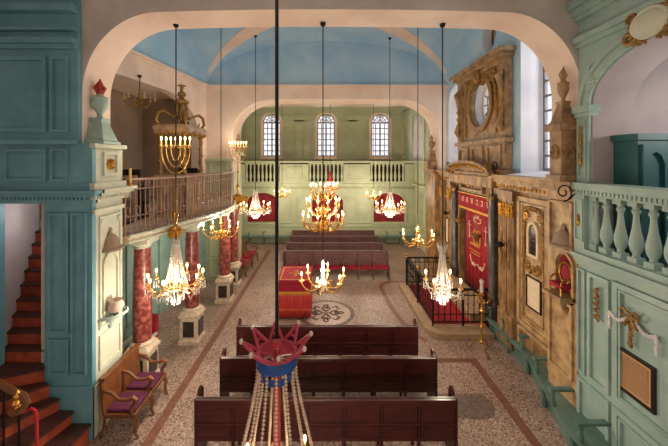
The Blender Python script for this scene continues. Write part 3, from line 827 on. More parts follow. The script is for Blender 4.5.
# ------------------------------------------------------------------ staircase
R_ = [(-4.22, 5.6), (-4.52, 5.6), (-4.75, 5.6), (-4.92, 5.6), (-5.06, 5.62)]
L_ = [(-4.3, 4.85), (-4.72, 4.85), (-5.25, 4.85), (-5.85, 4.85), (-6.3, 5.15)]
hz = [.32, .55, .78, 1.05, 1.30]
st = thing('staircase', (-5, 5.3, 0), 'winding staircase with dark treads and red brown risers rising through left doorway', 'stairs')
nxt = [(-5.06, 5.75), (-6.3, 5.75)]
for i in range(5):
    Rn, Ln = (R_[i+1], L_[i+1]) if i < 4 else nxt
    zb = 0
    poly = [R_[i], Rn, Ln, L_[i]]
    M = MB(); M.plate(XY, poly, [], zb, hz[i]-.045); s_ = M.build('step', RISER, st)
    d = Vector((R_[i][0]-L_[i][0], R_[i][1]-L_[i][1])).normalized(); nrm = Vector((d.y, -d.x))*.05
    tp = [(R_[i][0]+nrm.x, R_[i][1]+nrm.y if R_[i][1]+nrm.y < 5.6 else 5.6), Rn, Ln, (L_[i][0]+nrm.x, L_[i][1]+nrm.y)]
    M = MB(); M.plate(XY, tp, [], hz[i]-.045, hz[i]); M.build('tread', TREAD, s_)
for k in range(9):
    z = 1.3 + .235*(k+1); y0 = 5.78+.155*k; y1 = y0+.3
    xl = -5.98-.09*k*1.0
    M = MB(); M.box(xl, -4.98, y0, 8.0 if k == 8 else y1+.1, z-.235 if k else 0, z-.04); s_ = M.build('step', RISER, st)
    M = MB(); M.box(xl, -4.98, y0-.03, 8.0 if k == 8 else y1, z-.04, z); M.build('tread', TREAD, s_)
# stair handrail
r = thing('stair_railing', (-5.1, 4.72, 0), 'wooden stair handrail on dark iron balusters with brass finial at lower left', 'railing')
path = [(-7.0, 4.74, 3.0), (-6.2, 4.74, 2.45), (-5.6, 4.74, 2.05), (-5.1, 4.74, 1.75), (-4.75, 4.74, 1.54), (-4.55, 4.74, 1.45), (-4.48, 4.72, 1.36), (-4.52, 4.68, 1.28), (-4.62, 4.66, 1.25), (-4.68, 4.68, 1.28)]
M = MB(); M.tube(path, .05, 8); M.build('handrail', OAK, r, 0)
for x in (-4.62, -4.85, -5.1, -5.35, -5.6, -5.9):
    zt = 1.25 if x > -4.7 else 1.5+(-4.75-x)*.66
    M = MB(); M.tube([(x, 4.74, .0 if x > -4.75 else .3), (x, 4.74, zt)], .016, 6)
    M.tube(spiral(XZ, x-.06, zt*.55, 4.74, .06, 1.2), .008, 4); M.build('baluster', IRON, r)
M = MB(); M.lathe((-4.62, 4.72, 1.26), [(.03, 0), (.06, .03), (.03, .06), (.07, .11), (.05, .16), (.03, .17), (.05, .21), (.02, .26), (.005, .3)], 12); M.build('finial', BRASS, r)
M = MB(); M.tube([(-4.52, 4.72, 1.22), (-4.44, 4.74, 1.26), (-4.38, 4.75, 1.22), (-4.36, 4.75, 1.0), (-4.36, 4.75, .4), (-4.38, 4.74, .02)], .022, 7)
tag(M.build('barrier_rope', ROPE), 'red barrier rope hanging from the end of the stair handrail', 'rope')
r = thing('stair_guard', (-6, 7.5, 3.475), 'dark baluster guard at the head of the stairs in the left doorway', 'railing')
M = MB(); M.box(-6.98, -5.02, 7.8, 7.86, 3.42, 3.9); M.build('panel', TREAD, r)
M = MB(); M.box(-6.98, -5.02, 7.78, 7.88, 3.9, 3.97); M.box(-6.98, -5.02, 7.78, 7.88, 4.5, 4.58); M.build('rail', OAK, r)
M0 = None
for k in range(14):
    x = -6.9+.14*k; M = MB(); M.lathe((x, 7.83, 3.97), [(.02, 0), (.045, .1), (.03, .25), (.02, .35), (.035, .45), (.02, .53)], 8); M.build('baluster', PEWW, r)

# ------------------------------------------------------------------ left pillar niche furniture
def hood(x, y, z, sg, m, label):
    M = MB(); a0, a1 = (-PI/2, PI/2) if sg > 0 else (PI/2, 3*PI/2)
    M.lathe((x, y, z), [(.2, 0), (.24, .02), (.24, .05), (.19, .07), (.17, .12), (.15, .2), (.1, .28), (.045, .32), (.03, .35), (.045, .39), (.03, .43), (.005, .45)], 12, a0=a0, a1=a1)
    return tag(M.build('niche_hood', m), label, 'ornament')
hood(-4.2, 6.125, 3.25, 1, TAUPE, 'grey carved canopy hood above the niche on the left pillar')
hood(4.56, 6.04, 3.34, -1, TAUPE, 'grey carved canopy hood above the red chair niche on right pier')
r = thing('wall_shelf', (-4.2, 6.12, 1.95), 'half round pale green shelf on a bracket on left pillar', 'shelf')
M = MB(); M.lathe((-4.2, 6.12, 2.0), [(.28, 0), (.31, .02), (.31, .05), (.29, .07)], 14, a0=-PI/2, a1=PI/2); M.build('board', SAGE, r)
M = MB(); M.lathe((-4.2, 6.12, 1.7), [(.01, 0), (.04, .05), (.05, .12), (.1, .2), (.14, .3)], 10, a0=-PI/2, a1=PI/2); M.build('bracket', SAGE, r)
M = MB(); M.lathe((-4.06, 6.08, 2.07), [(.05, 0), (.1, .03), (.14, .1), (.145, .15), (.11, .21), (.13, .24), (.11, .24), (.09, .2), (.02, .06)], 16)
tag(M.build('basin', CERAM), 'pale round pot on the half round shelf of the left pillar', 'pot')
r = thing('candlestick', (-4.05, 6.62, 4.46), 'white candle standing on the cornice end by the left gallery', 'candle')
M = MB(); M.lathe((-4.1, 6.6, 4.46), [(.05, 0), (.05, .02), (.02, .04), (.03, .08)], 10); M.build('holder', BRASS, r)
M = MB(); M.cyl((-4.1, 6.6, 4.53), .025, .3, 8); M.build('candle', WAX, r)

# ------------------------------------------------------------------ columns
def column(x, y, label, shaft_h=3.25):
    r = thing('column', (x, y, 0), label, 'column', 'red marble columns under the left gallery')
    M = MB(); q = .27
    M.box(x-q, x+q, y-q, y+q, 0, .1); M.lathe((x, y, .1), [(q, 0), (q*.88, .04), (q*.86, .5), (q*.8, .62)], 4, sq=True)
    M.box(x-q*1.0, x+q*1.0, y-q*1.0, y+q*1.0, .72, .78); M.lathe((x, y, .78), [(q*.95, 0), (q*.8, .08), (q*.78, .1)], 4, sq=True)
    p = M.build('pedestal', STONE, r)
    for sx, sy in ((1, 0), (-1, 0), (0, -1), (0, 1)):
        M = MB()
        if sx: M.box(x+sx*q*.84-.012, x+sx*q*.84+.02*sx+.012, y-q*.55, y+q*.55, .2, .62)
        else: M.box(x-q*.55, x+q*.55, y+sy*q*.84-.012, y+sy*q*.84+.02*sy+.012, .2, .62)
        M.build('marble_panel', DMARB, p)
    M = MB(); M.lathe((x, y, .88), [(.24, 0), (.25, .03), (.22, .06), (.2, .08)], 18); M.build('base', STONE, r)
    M = MB(); M.lathe((x, y, .95), [(.19, 0), (.195, .6), (.185, 1.4), (.165, 2.1)], 20); M.build('shaft', MARBLE, r)
    M = MB(); M.lathe((x, y, 3.03), [(.17, 0), (.19, .02), (.17, .04), (.18, .06), (.23, .12)], 18); M.box(x-.25, x+.25, y-.25, y+.25, 3.15, 3.25); M.build('capital', CREAM, r)
column(-4.15, 7.12, 'red marble column nearest the camera just beyond the wooden bench')
column(-3.72, 8.75, 'second red marble column, behind the big crystal chandelier')
column(-3.6, 11.2, 'third red marble column, behind the brass chandelier at left')
column(-3.72, 12.65, 'farthest red marble column beside the red cushioned settee')

# ------------------------------------------------------------------ left gallery railing
def along(P, s):
    for a, b in zip(P, P[1:]):
        L = (Vector(b)-Vector(a)).length
        if s <= L: return Vector(a)+(Vector(b)-Vector(a))*(s/L), (Vector(b)-Vector(a)).normalized()
        s -= L
    return Vector(P[-1]), (Vector(P[-1])-Vector(P[-2])).normalized()
ep = [(x-.06, y, 0) for x, y in edge]
LEN = sum((Vector(b)-Vector(a)).length for a, b in zip(ep, ep[1:]))
r = thing('gallery_railing', (-3.4, 9.8, 3.41), 'brown wrought iron railing along the bowed left gallery', 'railing')
sm = [along(ep, LEN*i/40)[0] for i in range(41)]
M = MB(); M.tube([(p.x, p.y, 4.58) for p in sm], .035, 6); M.build('top_rail', RIRON, r)
M = MB(); M.tube([(p.x, p.y, 3.5) for p in sm], .018, 4); M.tube([(p.x, p.y, 4.38) for p in sm], .014, 4); M.tube([(p.x, p.y, 3.8) for p in sm], .012, 4); M.build('cross_rail', RIRON, r)
nb = 60
for k in range(nb+1):
    p, t = along(ep, LEN*k/nb)
    M = MB(); M.tube([(p.x, p.y, 3.41), (p.x, p.y, 4.56)], .018 if k % 6 == 0 else .011, 5); M.build('baluster', RIRON, r)
for k in range(nb):
    p, t = along(ep, LEN*(k+.5)/nb)
    T = lambda u, v, w, p=p, t=t: (p.x+t.x*u, p.y+t.y*u, v)
    M = MB()
    if k % 2 == 0:
        M.tube([T(.04*cos(a), 3.92+.09*sin(a), 0) for a in [2*PI*i/10 for i in range(10)]], .009, 4, True)
        M.tube([T(.035*cos(a), 4.48+.06*sin(a), 0) for a in [2*PI*i/8 for i in range(8)]], .008, 4, True)
    else:
        M.tube([T(-.045, 3.62, 0), T(.03, 3.66, 0), T(.03, 3.74, 0), T(-.02, 3.74, 0)], .009, 4)
        M.tube([T(.045, 4.34, 0), T(-.03, 4.28, 0), T(-.03, 4.2, 0), T(.02, 4.2, 0)], .009, 4)
    if k % 2 == 0 or k % 4 == 1: M.build('scroll', RIRON, r)

# ------------------------------------------------------------------ canopied tribune on the left gallery
r = thing('canopied_tribune', (-4.28, 9.2, 3.41), 'gilded four post tribune with scrolled crown canopy on the left gallery', 'canopy')
x0, x1, y0, y1 = -4.64, -3.84, 8.62, 9.9
M = MB(); M.box(x0, x1, y0, y1, 3.41, 3.55); M.box(x0, x1, y0, y0+.08, 3.55, 4.5); M.box(x1-.08, x1, y0, y1, 3.55, 4.5); M.box(x0-.04, x1+.05, y0-.05, y1+.05, 4.5, 4.6)
for u in (x0+.08, x0+.5): M.frame(XZ, u, u+.36, 3.65, 4.42, .05, y0-.03, y0+.01)
for v in (y0+.1, y0+.7): M.frame(YZ, v, v+.5, 3.65, 4.42, .05, x1-.01, x1+.03)
M.build('parapet', WALN, r)
for px, py in ((x0+.07, y0+.07), (x1-.07, y0+.07), (x1-.07, y1-.07), (x0+.07, y1-.07)):
    M = MB(); M.lathe((px, py, 4.6), [(.07, 0), (.07, .08), (.045, .12), (.055, .5), (.05, 1.0), (.07, 1.06), (.08, 1.15)], 10)
    for k in range(14): M.ell((px+.05*cos(k*1.1), py+.05*sin(k*1.1), 4.7+k*.07), .03, .03, .035, 6, 4)
    M.build('post', DGILT, r)
M = MB(); M.box(x0-.05, x1+.05, y0-.05, y1+.05, 5.74, 5.82); M.box(x0-.06, x1+.08, y0-.08, y1+.08, 5.82, 5.93); M.box(x0-.04, x1+.04, y0-.04, y1+.04, 5.93, 5.98)
M.build('entablature', WALN, r)
cx, cy = (x0+x1)/2, (y0+y1)/2
for px, py in ((x0, y0), (x1, y0), (x1, y1), (x0, y1)):
    dx, dy = px-cx, py-cy
    q = lambda t, z: (cx+dx*t, cy+dy*t, z)
    M = MB(); M.tube([q(.8, 6.12), q(.72, 6.0), q(.9, 5.98), q(1.02, 6.1), q(.95, 6.3), q(.75, 6.38), q(.5, 6.3), q(.32, 6.22), q(.22, 6.35), q(.2, 6.55), q(.12, 6.72)], [.02, .03, .04, .045, .045, .04, .035, .035, .04, .035, .03], 7)
    M.build('scroll_rib', DGILT, r)
M = MB(); M.lathe((cx, cy, 6.6), [(.1, 0), (.2, .06), (.22, .12), (.1, .18), (.06, .24), (.13, .3), (.1, .38), (.04, .42), (.05, .55), (.13, .58), (.03, .62)], 12); M.build('finial', DGILT, r)
M = MB()
for k in range(9): M.ell((x0+.1+k*.095, y0-.08, 5.72-.03*sin(k*PI/2)), .04, .03, .04, 6, 4)
for k in range(12): M.ell((x1+.08, y0+.1+k*.1, 5.72-.03*sin(k*PI/2)), .03, .04, .04, 6, 4)
M.build('carved_frieze', GILT, r)
M = MB(); M.box(x0+.1, x1-.15, y1-.5, y1-.1, 3.55, 4.0); M.box(x0+.1, x1-.15, y1-.14, y1-.06, 4.0, 4.75)
tag(M.build('seat', BLACKW), 'dark wooden seat inside the canopied tribune of the left gallery', 'seat')
# dark pew and shelf in the alcove
r = thing('gallery_pew_or_board', (-5.4, 8.6, 3.41), 'dark wooden pew standing in the left gallery behind the railing', 'pew')
M = MB(); M.box(-5.9, -4.95, 8.35, 8.45, 3.8, 4.75); M.build('back', BLACKW, r)
M = MB(); M.box(-5.9, -4.95, 8.45, 8.85, 3.8, 3.86); M.build('seat', BLACKW, r)
for x in (-5.9, -5.01): 
    M = MB(); M.box(x, x+.06, 8.35, 8.85, 3.41, 4.3); M.build('end', BLACKW, r)

# ------------------------------------------------------------------ pews
def pew(W, H, m, label, group, cushion=None, loc=(0,0,0), rz=0, seatz=.45):
    r = thing('pew', loc, label, 'pew', group); r.rotation_euler = (0, 0, rz)
    kw = dict(world=False); n = 7; hw = W/2
    M = MB(); M.box(-hw, hw, .005, .03, .42, H)
    M.build('back_panel', BLACKW, r, **kw)  # black colour stands in for shade in the gaps between panels
    for k in range(n):
        xa, xb = -hw+W*k/n+.03, -hw+W*(k+1)/n-.03
        for za, zb in ((.445, .665), (.72, H-.06)):
            M = MB(); M.box(xa, xb, -.012, .01, za, zb); M.box(xa+.05, xb-.05, -.018, .0, za+.04, zb-.04); M.build('panel', m, r, **kw)
        if m is FPEW:
            M = MB(); M.box(xa-.02, xb+.02, .02, .045, seatz+.02, H-.04); M.build('front_panel', m, r, **kw)
    M = MB(); M.box(-hw, hw, -.035, .06, H-.05, H); M.box(-hw, hw, -.02, .0, H-.12, H-.05); M.box(-hw, hw, -.03, 0, .685, .72); M.box(-hw, hw, -.02, 0, .42, .47)
    M.build('back_rail', m, r, bevel=.008, **kw)
    for k in range(n+1):
        x = -hw + W*k/n
        M = MB(); M.box(max(x-.014, -hw), min(x+.014, hw), -.022, 0, .42, H-.05); M.build('stile', m, r, **kw)
    M = MB(); M.box(-hw, hw, .03, .46, seatz-.04, seatz); M.build('seat', m, r, bevel=.008, **kw)
    if cushion:
        M = MB(); M.box(-hw+.05, hw-.05, .06, .48, seatz, seatz+.07); M.build('cushion', cushion, r, bevel=.02, **kw)
    for sx in (-1, 1):
        prof = [(0, 0), (.47, 0), (.47, .4), (.5, .6), (.44, .68), (.36, .66), (.3, .74), (.26, H+.0), (.22, H+.07), (.16, H+.04), (.1, H-.02), (0, H)]
        M = MB(); x = sx*hw; M.plate(YZ, prof, [], x-.03, x+.03); M.build('end_panel', m, r, bevel=.008, **kw)
    for k in range(1, n):
        x = -hw+W*k/n
        M = MB(); M.box(x-.025, x+.025, 0, .06, 0, .43); M.box(x-.025, x+.025, .38, .43, 0, seatz-.04)
        M.build('leg', m, r, **kw)
        if cushion:
            M = MB(); M.box(x-.025, x+.025, .03, .48, seatz+.05, seatz+.24); M.build('divider', m, r, **kw)
    return r
g1 = 'dark pews facing the far end'
pew(4.25, 1.1, PEWW, 'nearest dark panelled pew, lowest in the photo behind the crown chandelier', g1, loc=(0, 5.14, 0))
pew(4.25, 1.1, PEWW, 'middle one of the three near dark pews, with the crown points against it', g1, loc=(.05, 6.22, 0))
pew(4.22, 1.1, PEWW, 'farthest of the three near dark pews, next to the floor medallion', g1, loc=(.03, 7.4, 0))
g2 = 'purple brown pews facing the camera'
for k, (y, nm) in enumerate(((13.55, 'front row purple brown pew with red cushions facing the medallion'), (14.84, 'second row purple brown pew behind the front row at the far end'),
        (16.1, 'third row purple brown pew at the far end'), (17.45, 'rearmost purple brown pew in front of the far wall'))):
    pew(4.46, 1.12, FPEW, nm, g2, RED, (.4, y, 0), PI)

# ------------------------------------------------------------------ cloth covered reading table
r = thing('reading_table', (-1.0, 10.5, 0), 'wooden reading table hidden under crimson cloth by the medallion', 'table')
M = MB(); M.box(-1.48, -.55, 9.92, 11.12, 1.12, 1.2); M.build('top', BLACKW, r)
for x in (-1.46, -.62):
    for y in (9.95, 11.02): M = MB(); M.box(x, x+.06, y, y+.06, 0, 1.12); M.build('leg', BLACKW, r)
r = thing('table_cloth', (-1.0, 10.5, .05), 'crimson velvet cloth with pleated rose skirt over the reading table', 'tablecloth')
M = MB(); M.box(-1.53, -.5, 9.86, 11.18, 1.2, 1.225)
M.box(-1.55, -.48, 9.84, 9.87, .86, 1.225); M.box(-1.55, -.48, 11.17, 11.2, .86, 1.225); M.box(-1.55, -1.52, 9.84, 11.2, .86, 1.225); M.box(-.51, -.48, 9.84, 11.2, .86, 1.225)
vel = M.build('velvet_top', RED, r, bevel=.012)
M = MB(); M.frame(XY, -1.46, -.57, 9.94, 11.1, .018, 1.222, 1.23)
for sg in (-1, 1):
    M.tube([(-1.01, 10.5, 1.23), (-1.01+sg*.12, 10.56, 1.23), (-1.01+sg*.2, 10.5, 1.23), (-1.01+sg*.12, 10.44, 1.23)], .014, 4, True)
    M.tube([(-1.01, 10.5+sg*.04, 1.23), (-1.01+.06, 10.5+sg*.16, 1.23), (-1.01, 10.5+sg*.24, 1.23), (-1.07, 10.5+sg*.16, 1.23)], .014, 4, True)
M.build('gold_embroidery', GOLDT, vel)
M = MB(); M.box(-1.56, -.47, 9.83, 9.85, .84, .88); M.box(-1.56, -.47, 11.19, 11.21, .84, .88); M.box(-1.56, -1.54, 9.83, 11.21, .84, .88); M.box(-.49, -.47, 9.83, 11.21, .84, .88)
for k in range(36): M.box(-1.55+k*.03, -1.535+k*.03, 9.825, 9.85, .78, .86)
for k in range(44): M.box(-.495, -.468, 9.85+k*.03, 9.865+k*.03, .78, .86)
M.build('gold_fringe', GOLDT, r)
M = MB(); ring = []; per = []
def side(a, b, n):
    for i in range(n): per.append((a[0]+(b[0]-a[0])*i/n, a[1]+(b[1]-a[1])*i/n, (b[1]-a[1], -(b[0]-a[0]))))
side((-1.53, 9.86), (-.5, 9.86), 66); side((-.5, 9.86), (-.5, 11.18), 80); side((-.5, 11.18), (-1.53, 11.18), 66); side((-1.53, 11.18), (-1.53, 9.86), 80)
rows = []
for zi, z in enumerate((.86, .6, .3, .06)):
    for i, (x, y, nv) in enumerate(per):
        L = math.hypot(*nv); w = (.008+.016*zi/3)*sin(i*1.25)+.012*sin(i*.31)*zi/3
        rows.append((x+nv[0]/L*w, y+nv[1]/L*w, z))
n = len(per); M.add(rows, [(a*n+i, a*n+(i+1) % n, (a+1)*n+(i+1) % n, (a+1)*n+i) for a in range(3) for i in range(n)], True)
sk = M.build('pleated_skirt', SKIRT, r); so = sk.modifiers.new('thickness', 'SOLIDIFY'); so.thickness = .006
M = MB(); M.tube([(-1.545, 9.835, .32), (-.485, 9.835, .32)], .008, 4); M.build('trim_ribbon', GOLDT, sk)

# ------------------------------------------------------------------ settees
def settee(loc, rz, L, seats, m, cush, label, group=None, D=.55, H=1.06):
    """back along local x at y=0, front at y=-D"""
    r = thing('settee', loc, label, 'settee', group); r.rotation_euler = (0, 0, rz); kw = dict(world=False)
    M = MB(); M.plate(YZ, [(0, .42), (.03, .42), (.09, H), (.05, H)], [], 0, L); M.build('backrest', m, r, bevel=.006, **kw)
    M = MB(); M.box(0, L, .0, .1, H-.02, H+.03); M.build('top_rail', m, r, bevel=.01, **kw)
    M = MB(); M.box(0, L, -D, 0, .38, .45); M.build('seat_frame', m, r, bevel=.01, **kw)
    for k in range(seats):
        u0 = L*k/seats+.05; u1 = L*(k+1)/seats-.05
        M = MB(); M.box(u0, u1, -D+.03, -.01, .45, .51); M.build('cushion', cush, r, bevel=.025, **kw)
    for k in range(seats+1):
        u = min(max(L*k/seats, .03), L-.03)
        M = MB(); M.tube([(u, .02, .86), (u, -.1, .83), (u, -.25, .7), (u, -.4, .7), (u, -.5, .74), (u, -.55, .7), (u, -.52, .62), (u, -.46, .55), (u, -.48, .45)], [.03, .032, .03, .03, .035, .038, .034, .03, .03], 8); M.build('armrest', m, r, **kw)
        M = MB(); M.tube([(u, -D+.05, .4), (u, -D+.0, .28), (u, -D+.02, .12), (u, -D-.03, 0)], [.045, .042, .03, .028], 4); M.build('leg', m, r, **kw)
        M = MB(); M.tube([(u, 0, .42), (u, .03, .2), (u, .09, 0)], [.035, .032, .028], 4); M.build('leg', m, r, **kw)
    return r
# local +x must run along +y (away), front to +x world: rotate by +90deg -> local x -> +y, local -y -> +x
settee((-3.96, 5.62, 0), PI/2, 1.12, 2, OAK, PURPLE, 'oak settee with purple cushions against left pillar in the foreground')
settee((-3.95, 13.3+.1, 0), PI/2, 2.3, 2, OAK, RED, 'far wooden settee with red cushions at the end of left wall')
# red upholstered chair behind first column
r = thing('armchair', (-4.5, 7.55, 0), 'red upholstered chair half hidden behind the nearest red column', 'chair')
M = MB(); M.box(-4.8, -4.2, 7.3, 7.85, .35, .52); M.build('seat', RED, r, bevel=.04)
M = MB(); M.box(-4.8, -4.2, 7.83, 7.93, .5, 1.15); M.build('backrest', RED, r, bevel=.04)
for x in (-4.78, -4.26):
    M = MB(); M.box(x, x+.06, 7.32, 7.85, .66, .72); M.box(x, x+.05, 7.34, 7.4, .5, .66); M.build('armrest', CREAM, r)
    for y in (7.32, 7.82): M = MB(); M.box(x, x+.05, y, y+.05, 0, .35); M.build('leg', CREAM, r)
# far wall bench
def longbench(name, x0, x1, y, label):
    r = thing(name, ((x0+x1)/2, y, 0), label, 'bench', 'green benches against the far wall')
    M = MB(); M.box(x0, x1, y, y+.42, .42, .47); M.build('seat', BENCHG, r)
    n = int((x1-x0)/.7)
    for k in range(n+1):
        x = x0+(x1-x0)*k/n; M = MB(); M.box(x-.03, x+.03, y+.04, y+.42, 0, .42); M.build('leg', BENCHG, r)
        M = MB(); M.box(x-.035, x+.035, y, y+.42, .68, .73); M.box(x-.025, x+.025, y+.02, y+.07, .47, .68); M.build('armrest', BENCHG, r)
longbench('wall_bench', -5.4, -2.0, 18.5, 'pale green bench with armrests under the left crimson arch of the far wall')
longbench('wall_bench', 2.8, 5.2, 18.5, 'pale green bench with armrests under the right crimson arch of the far wall')

# ------------------------------------------------------------------ green bench on the right
r = thing('wall_bench', (4.6, 7, 0), 'long green bench with armrests running along the right wall', 'bench')
M = MB(); M.plate(XY, [(4.62, 9.12), (4.66, 7.35), (4.06, 5.35), (4.06, 2.5), (4.6, 2.5), (4.6, 5.75), (4.87, 6.5), (4.87, 9.12)], [], .4, .45); M.build('seat', BENCHG, r, bevel=.008)
M = MB(); M.plate(XY, [(4.74, 9.1), (4.78, 7.35), (4.2, 5.4), (4.2, 2.5), (4.24, 2.5), (4.24, 5.4), (4.82, 7.35), (4.78, 9.1)], [], 0, .4); M.build('apron', BENCHG, r)
for (x, y, xe) in ((4.78, 9.05, 4.87), (4.78, 8.4, 4.87), (4.78, 7.6, 4.87), (4.56, 6.75, 4.87), (4.26, 5.85, 4.6), (4.17, 5.1, 4.6), (4.17, 4.3, 4.6), (4.17, 3.5, 4.6)):
    x -= .08
    M = MB(); M.box(x-.04, xe, y-.05, y+.05, .72, .77); M.build('armrest', BENCHG, r, bevel=.01)
    M = MB(); M.lathe((x+.03, y, .45), [(.035, 0), (.05, .06), (.03, .14), (.045, .22), (.03, .27)], 8); M.build('armrest_post', BENCHG, r)
for (x, y) in ((4.72, 9.0), (4.74, 8.2), (4.72, 7.4), (4.42, 6.4), (4.14, 5.3), (4.14, 4.2)):
    M = MB(); M.lathe((x, y, 0), [(.05, 0), (.06, .1), (.035, .2), (.06, .33), (.05, .4)], 8); M.build('leg', BENCHG, r)

# ------------------------------------------------------------------ candelabrum on the floor
r = thing('floor_candelabrum', (4.05, 8.2, 0), 'slender brass floor candelabrum on curled tripod feet beside the ark fence', 'candelabrum')
cx, cy = 4.05, 8.2
for k in range(3):
    a = k*2*PI/3+.5
    M = MB(); M.tube([(cx+q*cos(a), cy+q*sin(a), z) for q, z in ((.02, .32), (.12, .3), (.2, .18), (.28, .06), (.36, .05), (.38, .12), (.33, .15))], .018, 6); M.build('foot', DGILT, r)
    M = MB(); M.tube([(cx+q*cos(a+1), cy+q*sin(a+1), z) for q, z in ((.0, 1.35), (.12, 1.3), (.2, 1.4), (.18, 1.5))], .014, 5); M.lathe((cx+.18*cos(a+1), cy+.18*sin(a+1), 1.5), [(.02, 0), (.05, .03), (.02, .05)], 8); M.build('arm', BRASS, r)
M = MB(); M.lathe((cx, cy, .22), [(.03, 0), (.06, .06), (.03, .12), (.025, .4), (.055, .45), (.025, .5), (.022, .8), (.06, .86), (.03, .92), (.02, 1.2), (.05, 1.25), (.07, 1.3), (.02, 1.32)], 12); M.build('stem', BRASS, r)
M = MB(); M.lathe((cx, cy, 1.54), [(.03, 0), (.05, .08), (.03, .2), (.06, .32), (.02, .36)], 10); M.build('crystal_top', CRYS, r)

# ------------------------------------------------------------------ ark wall: carved and gilded panelling
XP = 4.87
pn = thing('ark_wall_panelling', (XP, 9.9, 0), 'gilded and carved wooden panelling covering the lower right wall around the ark', 'panelling')
ark = [(9.3, .3), (11.5, .3), (11.5, 3.9), (9.3, 3.9)]
M = MB(); M.plate(YZ, [(6.5, 0), (13.2, 0), (13.2, 4.42), (6.5, 4.42)], [ark], XP, 5.09); M.build('backing', GOLDW, pn)
M = MB(); M.box(5.06, 5.09, 9.2, 11.6, .2, 4); M.build('ark_niche', DMARB, pn)
M = MB()
for z0, z1, p in ((4.2, 4.28, .05), (4.28, 4.4, .1), (4.4, 4.5, .18), (4.5, 4.6, .26)):
    M.box(XP-p, 5.09, 6.5, 8.9, z0, z1); M.box(XP-p, 5.09, 11.9, 13.2, z0, z1); M.box(XP-p*.6, 5.09, 8.9, 11.9, z0, z1)
M.build('cornice', CREAMW, pn)
M = MB(); o_ = [(8.85, 4.2)] + [(11.95, 4.2)] + arc(10.4, 4.55, 1.55, .36, 0, PI, 20)
i_ = arc(10.4, 4.5, 1.3, .22, 0, PI, 20)
M.plate(YZ, dedupe(o_), [dedupe(i_)], XP-.22, XP)
M.plate(YZ, arc(10.4, 4.55, 1.62, .44, 0, PI, 20) + list(reversed(arc(10.4, 4.55, 1.55, .35, 0, PI, 20))), [], XP-.34, XP)
M.build('pediment', GOLDW, pn)
M = MB(); M.plate(YZ, arc(10.4, 4.55, 1.2, .22, 0, PI, 16), [], XP-.03, XP)
M.frame(YZ, 9.6, 11.2, 3.98, 4.4, .07, XP-.12, XP); M.build('pediment_panel', WALN, pn)
M = MB(); carve(M, YZ, [(10.4+1.44*cos(a), 4.55+.28*sin(a)) for a in [PI*k/26 for k in range(27)]], XP-.24, .05)
carve(M, YZ, [(10.4+.35*cos(a), 4.25+.12*sin(a)) for a in [2*PI*k/10 for k in range(10)]], XP-.1, .04); M.build('carved_leaves', GILT, pn)
for y in (9.06, 11.74):
    M = MB(); M.box(XP-.12, XP, y-.2, y+.2, .3, 1.0); M.lathe((XP-.05, y, 1.0), [(.17, 0), (.17, .08), (.14, .12), (.14, 2.6), (.12, 2.75), (.17, 2.85), (.18, 3.0)], 18); M.build('dark_column', DMARB, pn)
    M = MB(); carve(M, YZ, [(y+.13*cos(a), 3.93+.07*sin(a)) for a in [2*PI*k/9 for k in range(9)]], XP-.18, .05); M.build('gilt_capital', GILT, pn)
for y in (8.52, 8.18, 12.15, 13.0):
    M = MB(); M.box(XP-.1, XP, y-.16, y+.12, .15, 4.2)
    for k in (-.09, -.02, .05): M.lathe((XP-.1, y+k, 1.1), [(.028, 0), (.028, 2.7)], 8)
    M.box(XP-.15, XP, y-.19, y+.15, .15, 1.0); M.box(XP-.15, XP, y-.19, y+.15, 3.95, 4.2); M.build('fluted_pilaster', GOLDW, pn)
    M = MB(); carve(M, YZ, [(y-.02+.1*((k % 3)-1), 3.55+.09*(k//3)) for k in range(12)], XP-.13, .05); M.build('gilt_capital', GILT, pn)
# panel with the arched mirror
M = MB(); M.frame(YZ, 6.78, 7.95, .95, 4.1, .1, XP-.06, XP); M.frame(YZ, 6.92, 7.81, 1.1, 3.95, .04, XP-.045, XP)
M.frame(YZ, 6.78, 7.95, .2, .9, .08, XP-.05, XP); M.frame(YZ, 6.52, 6.74, 2.0, 4.1, .05, XP-.05, XP); M.build('panel_moulding', CREAMW, pn)
M = MB(); M.tbox(YZ, 6.86, 7.87, .98, 4.06, XP-.012, XP); M.tbox(YZ, 6.52, 6.74, .95, 4.1, XP-.012, XP); M.build('painted_panel', CREAMW, pn)
M = MB(); carve(M, YZ, [(7.36+.33*cos(a), 3.72+.14*sin(a)) for a in [PI*k/16 for k in range(17)]], XP-.05, .05)
carve(M, YZ, [(7.36+sg*.34, 2.6+.05*k) for sg in (-1, 1) for k in range(20)], XP-.04, .055)
carve(M, YZ, [(7.36+.05*(k-5), 2.42+.05*cos(k*1.3)) for k in range(11)], XP-.05, .05); M.build('gilt_garland', DGILT, pn)
M = MB()
for y in (6.63, 8.34): carve(M, YZ, [(y+.03*((k % 3)-1), 3.9-.09*k) for k in range(30)], XP-.03, .035)
carve(M, YZ, [(6.6+.14*k, 4.3) for k in range(20)], XP-.1, .04); carve(M, YZ, [(12.1+.12*k, 4.3) for k in range(9)], XP-.1, .04)
M.build('gilt_drops', GILT, pn)
for (y0, y1) in ((6.52, 6.74), (8.0, 8.8)):
    M = MB()
    for k in range(4): M.box(XP-.03, XP, y0, y1, .2+.42*k, .58+.42*k)
    M.build('dado_block', GOLDW, pn)
M = MB(); M.frame(YZ, 12.33, 12.8, 1.2, 3.6, .05, XP-.06, XP); M.build('panel_moulding', GOLDW, pn)
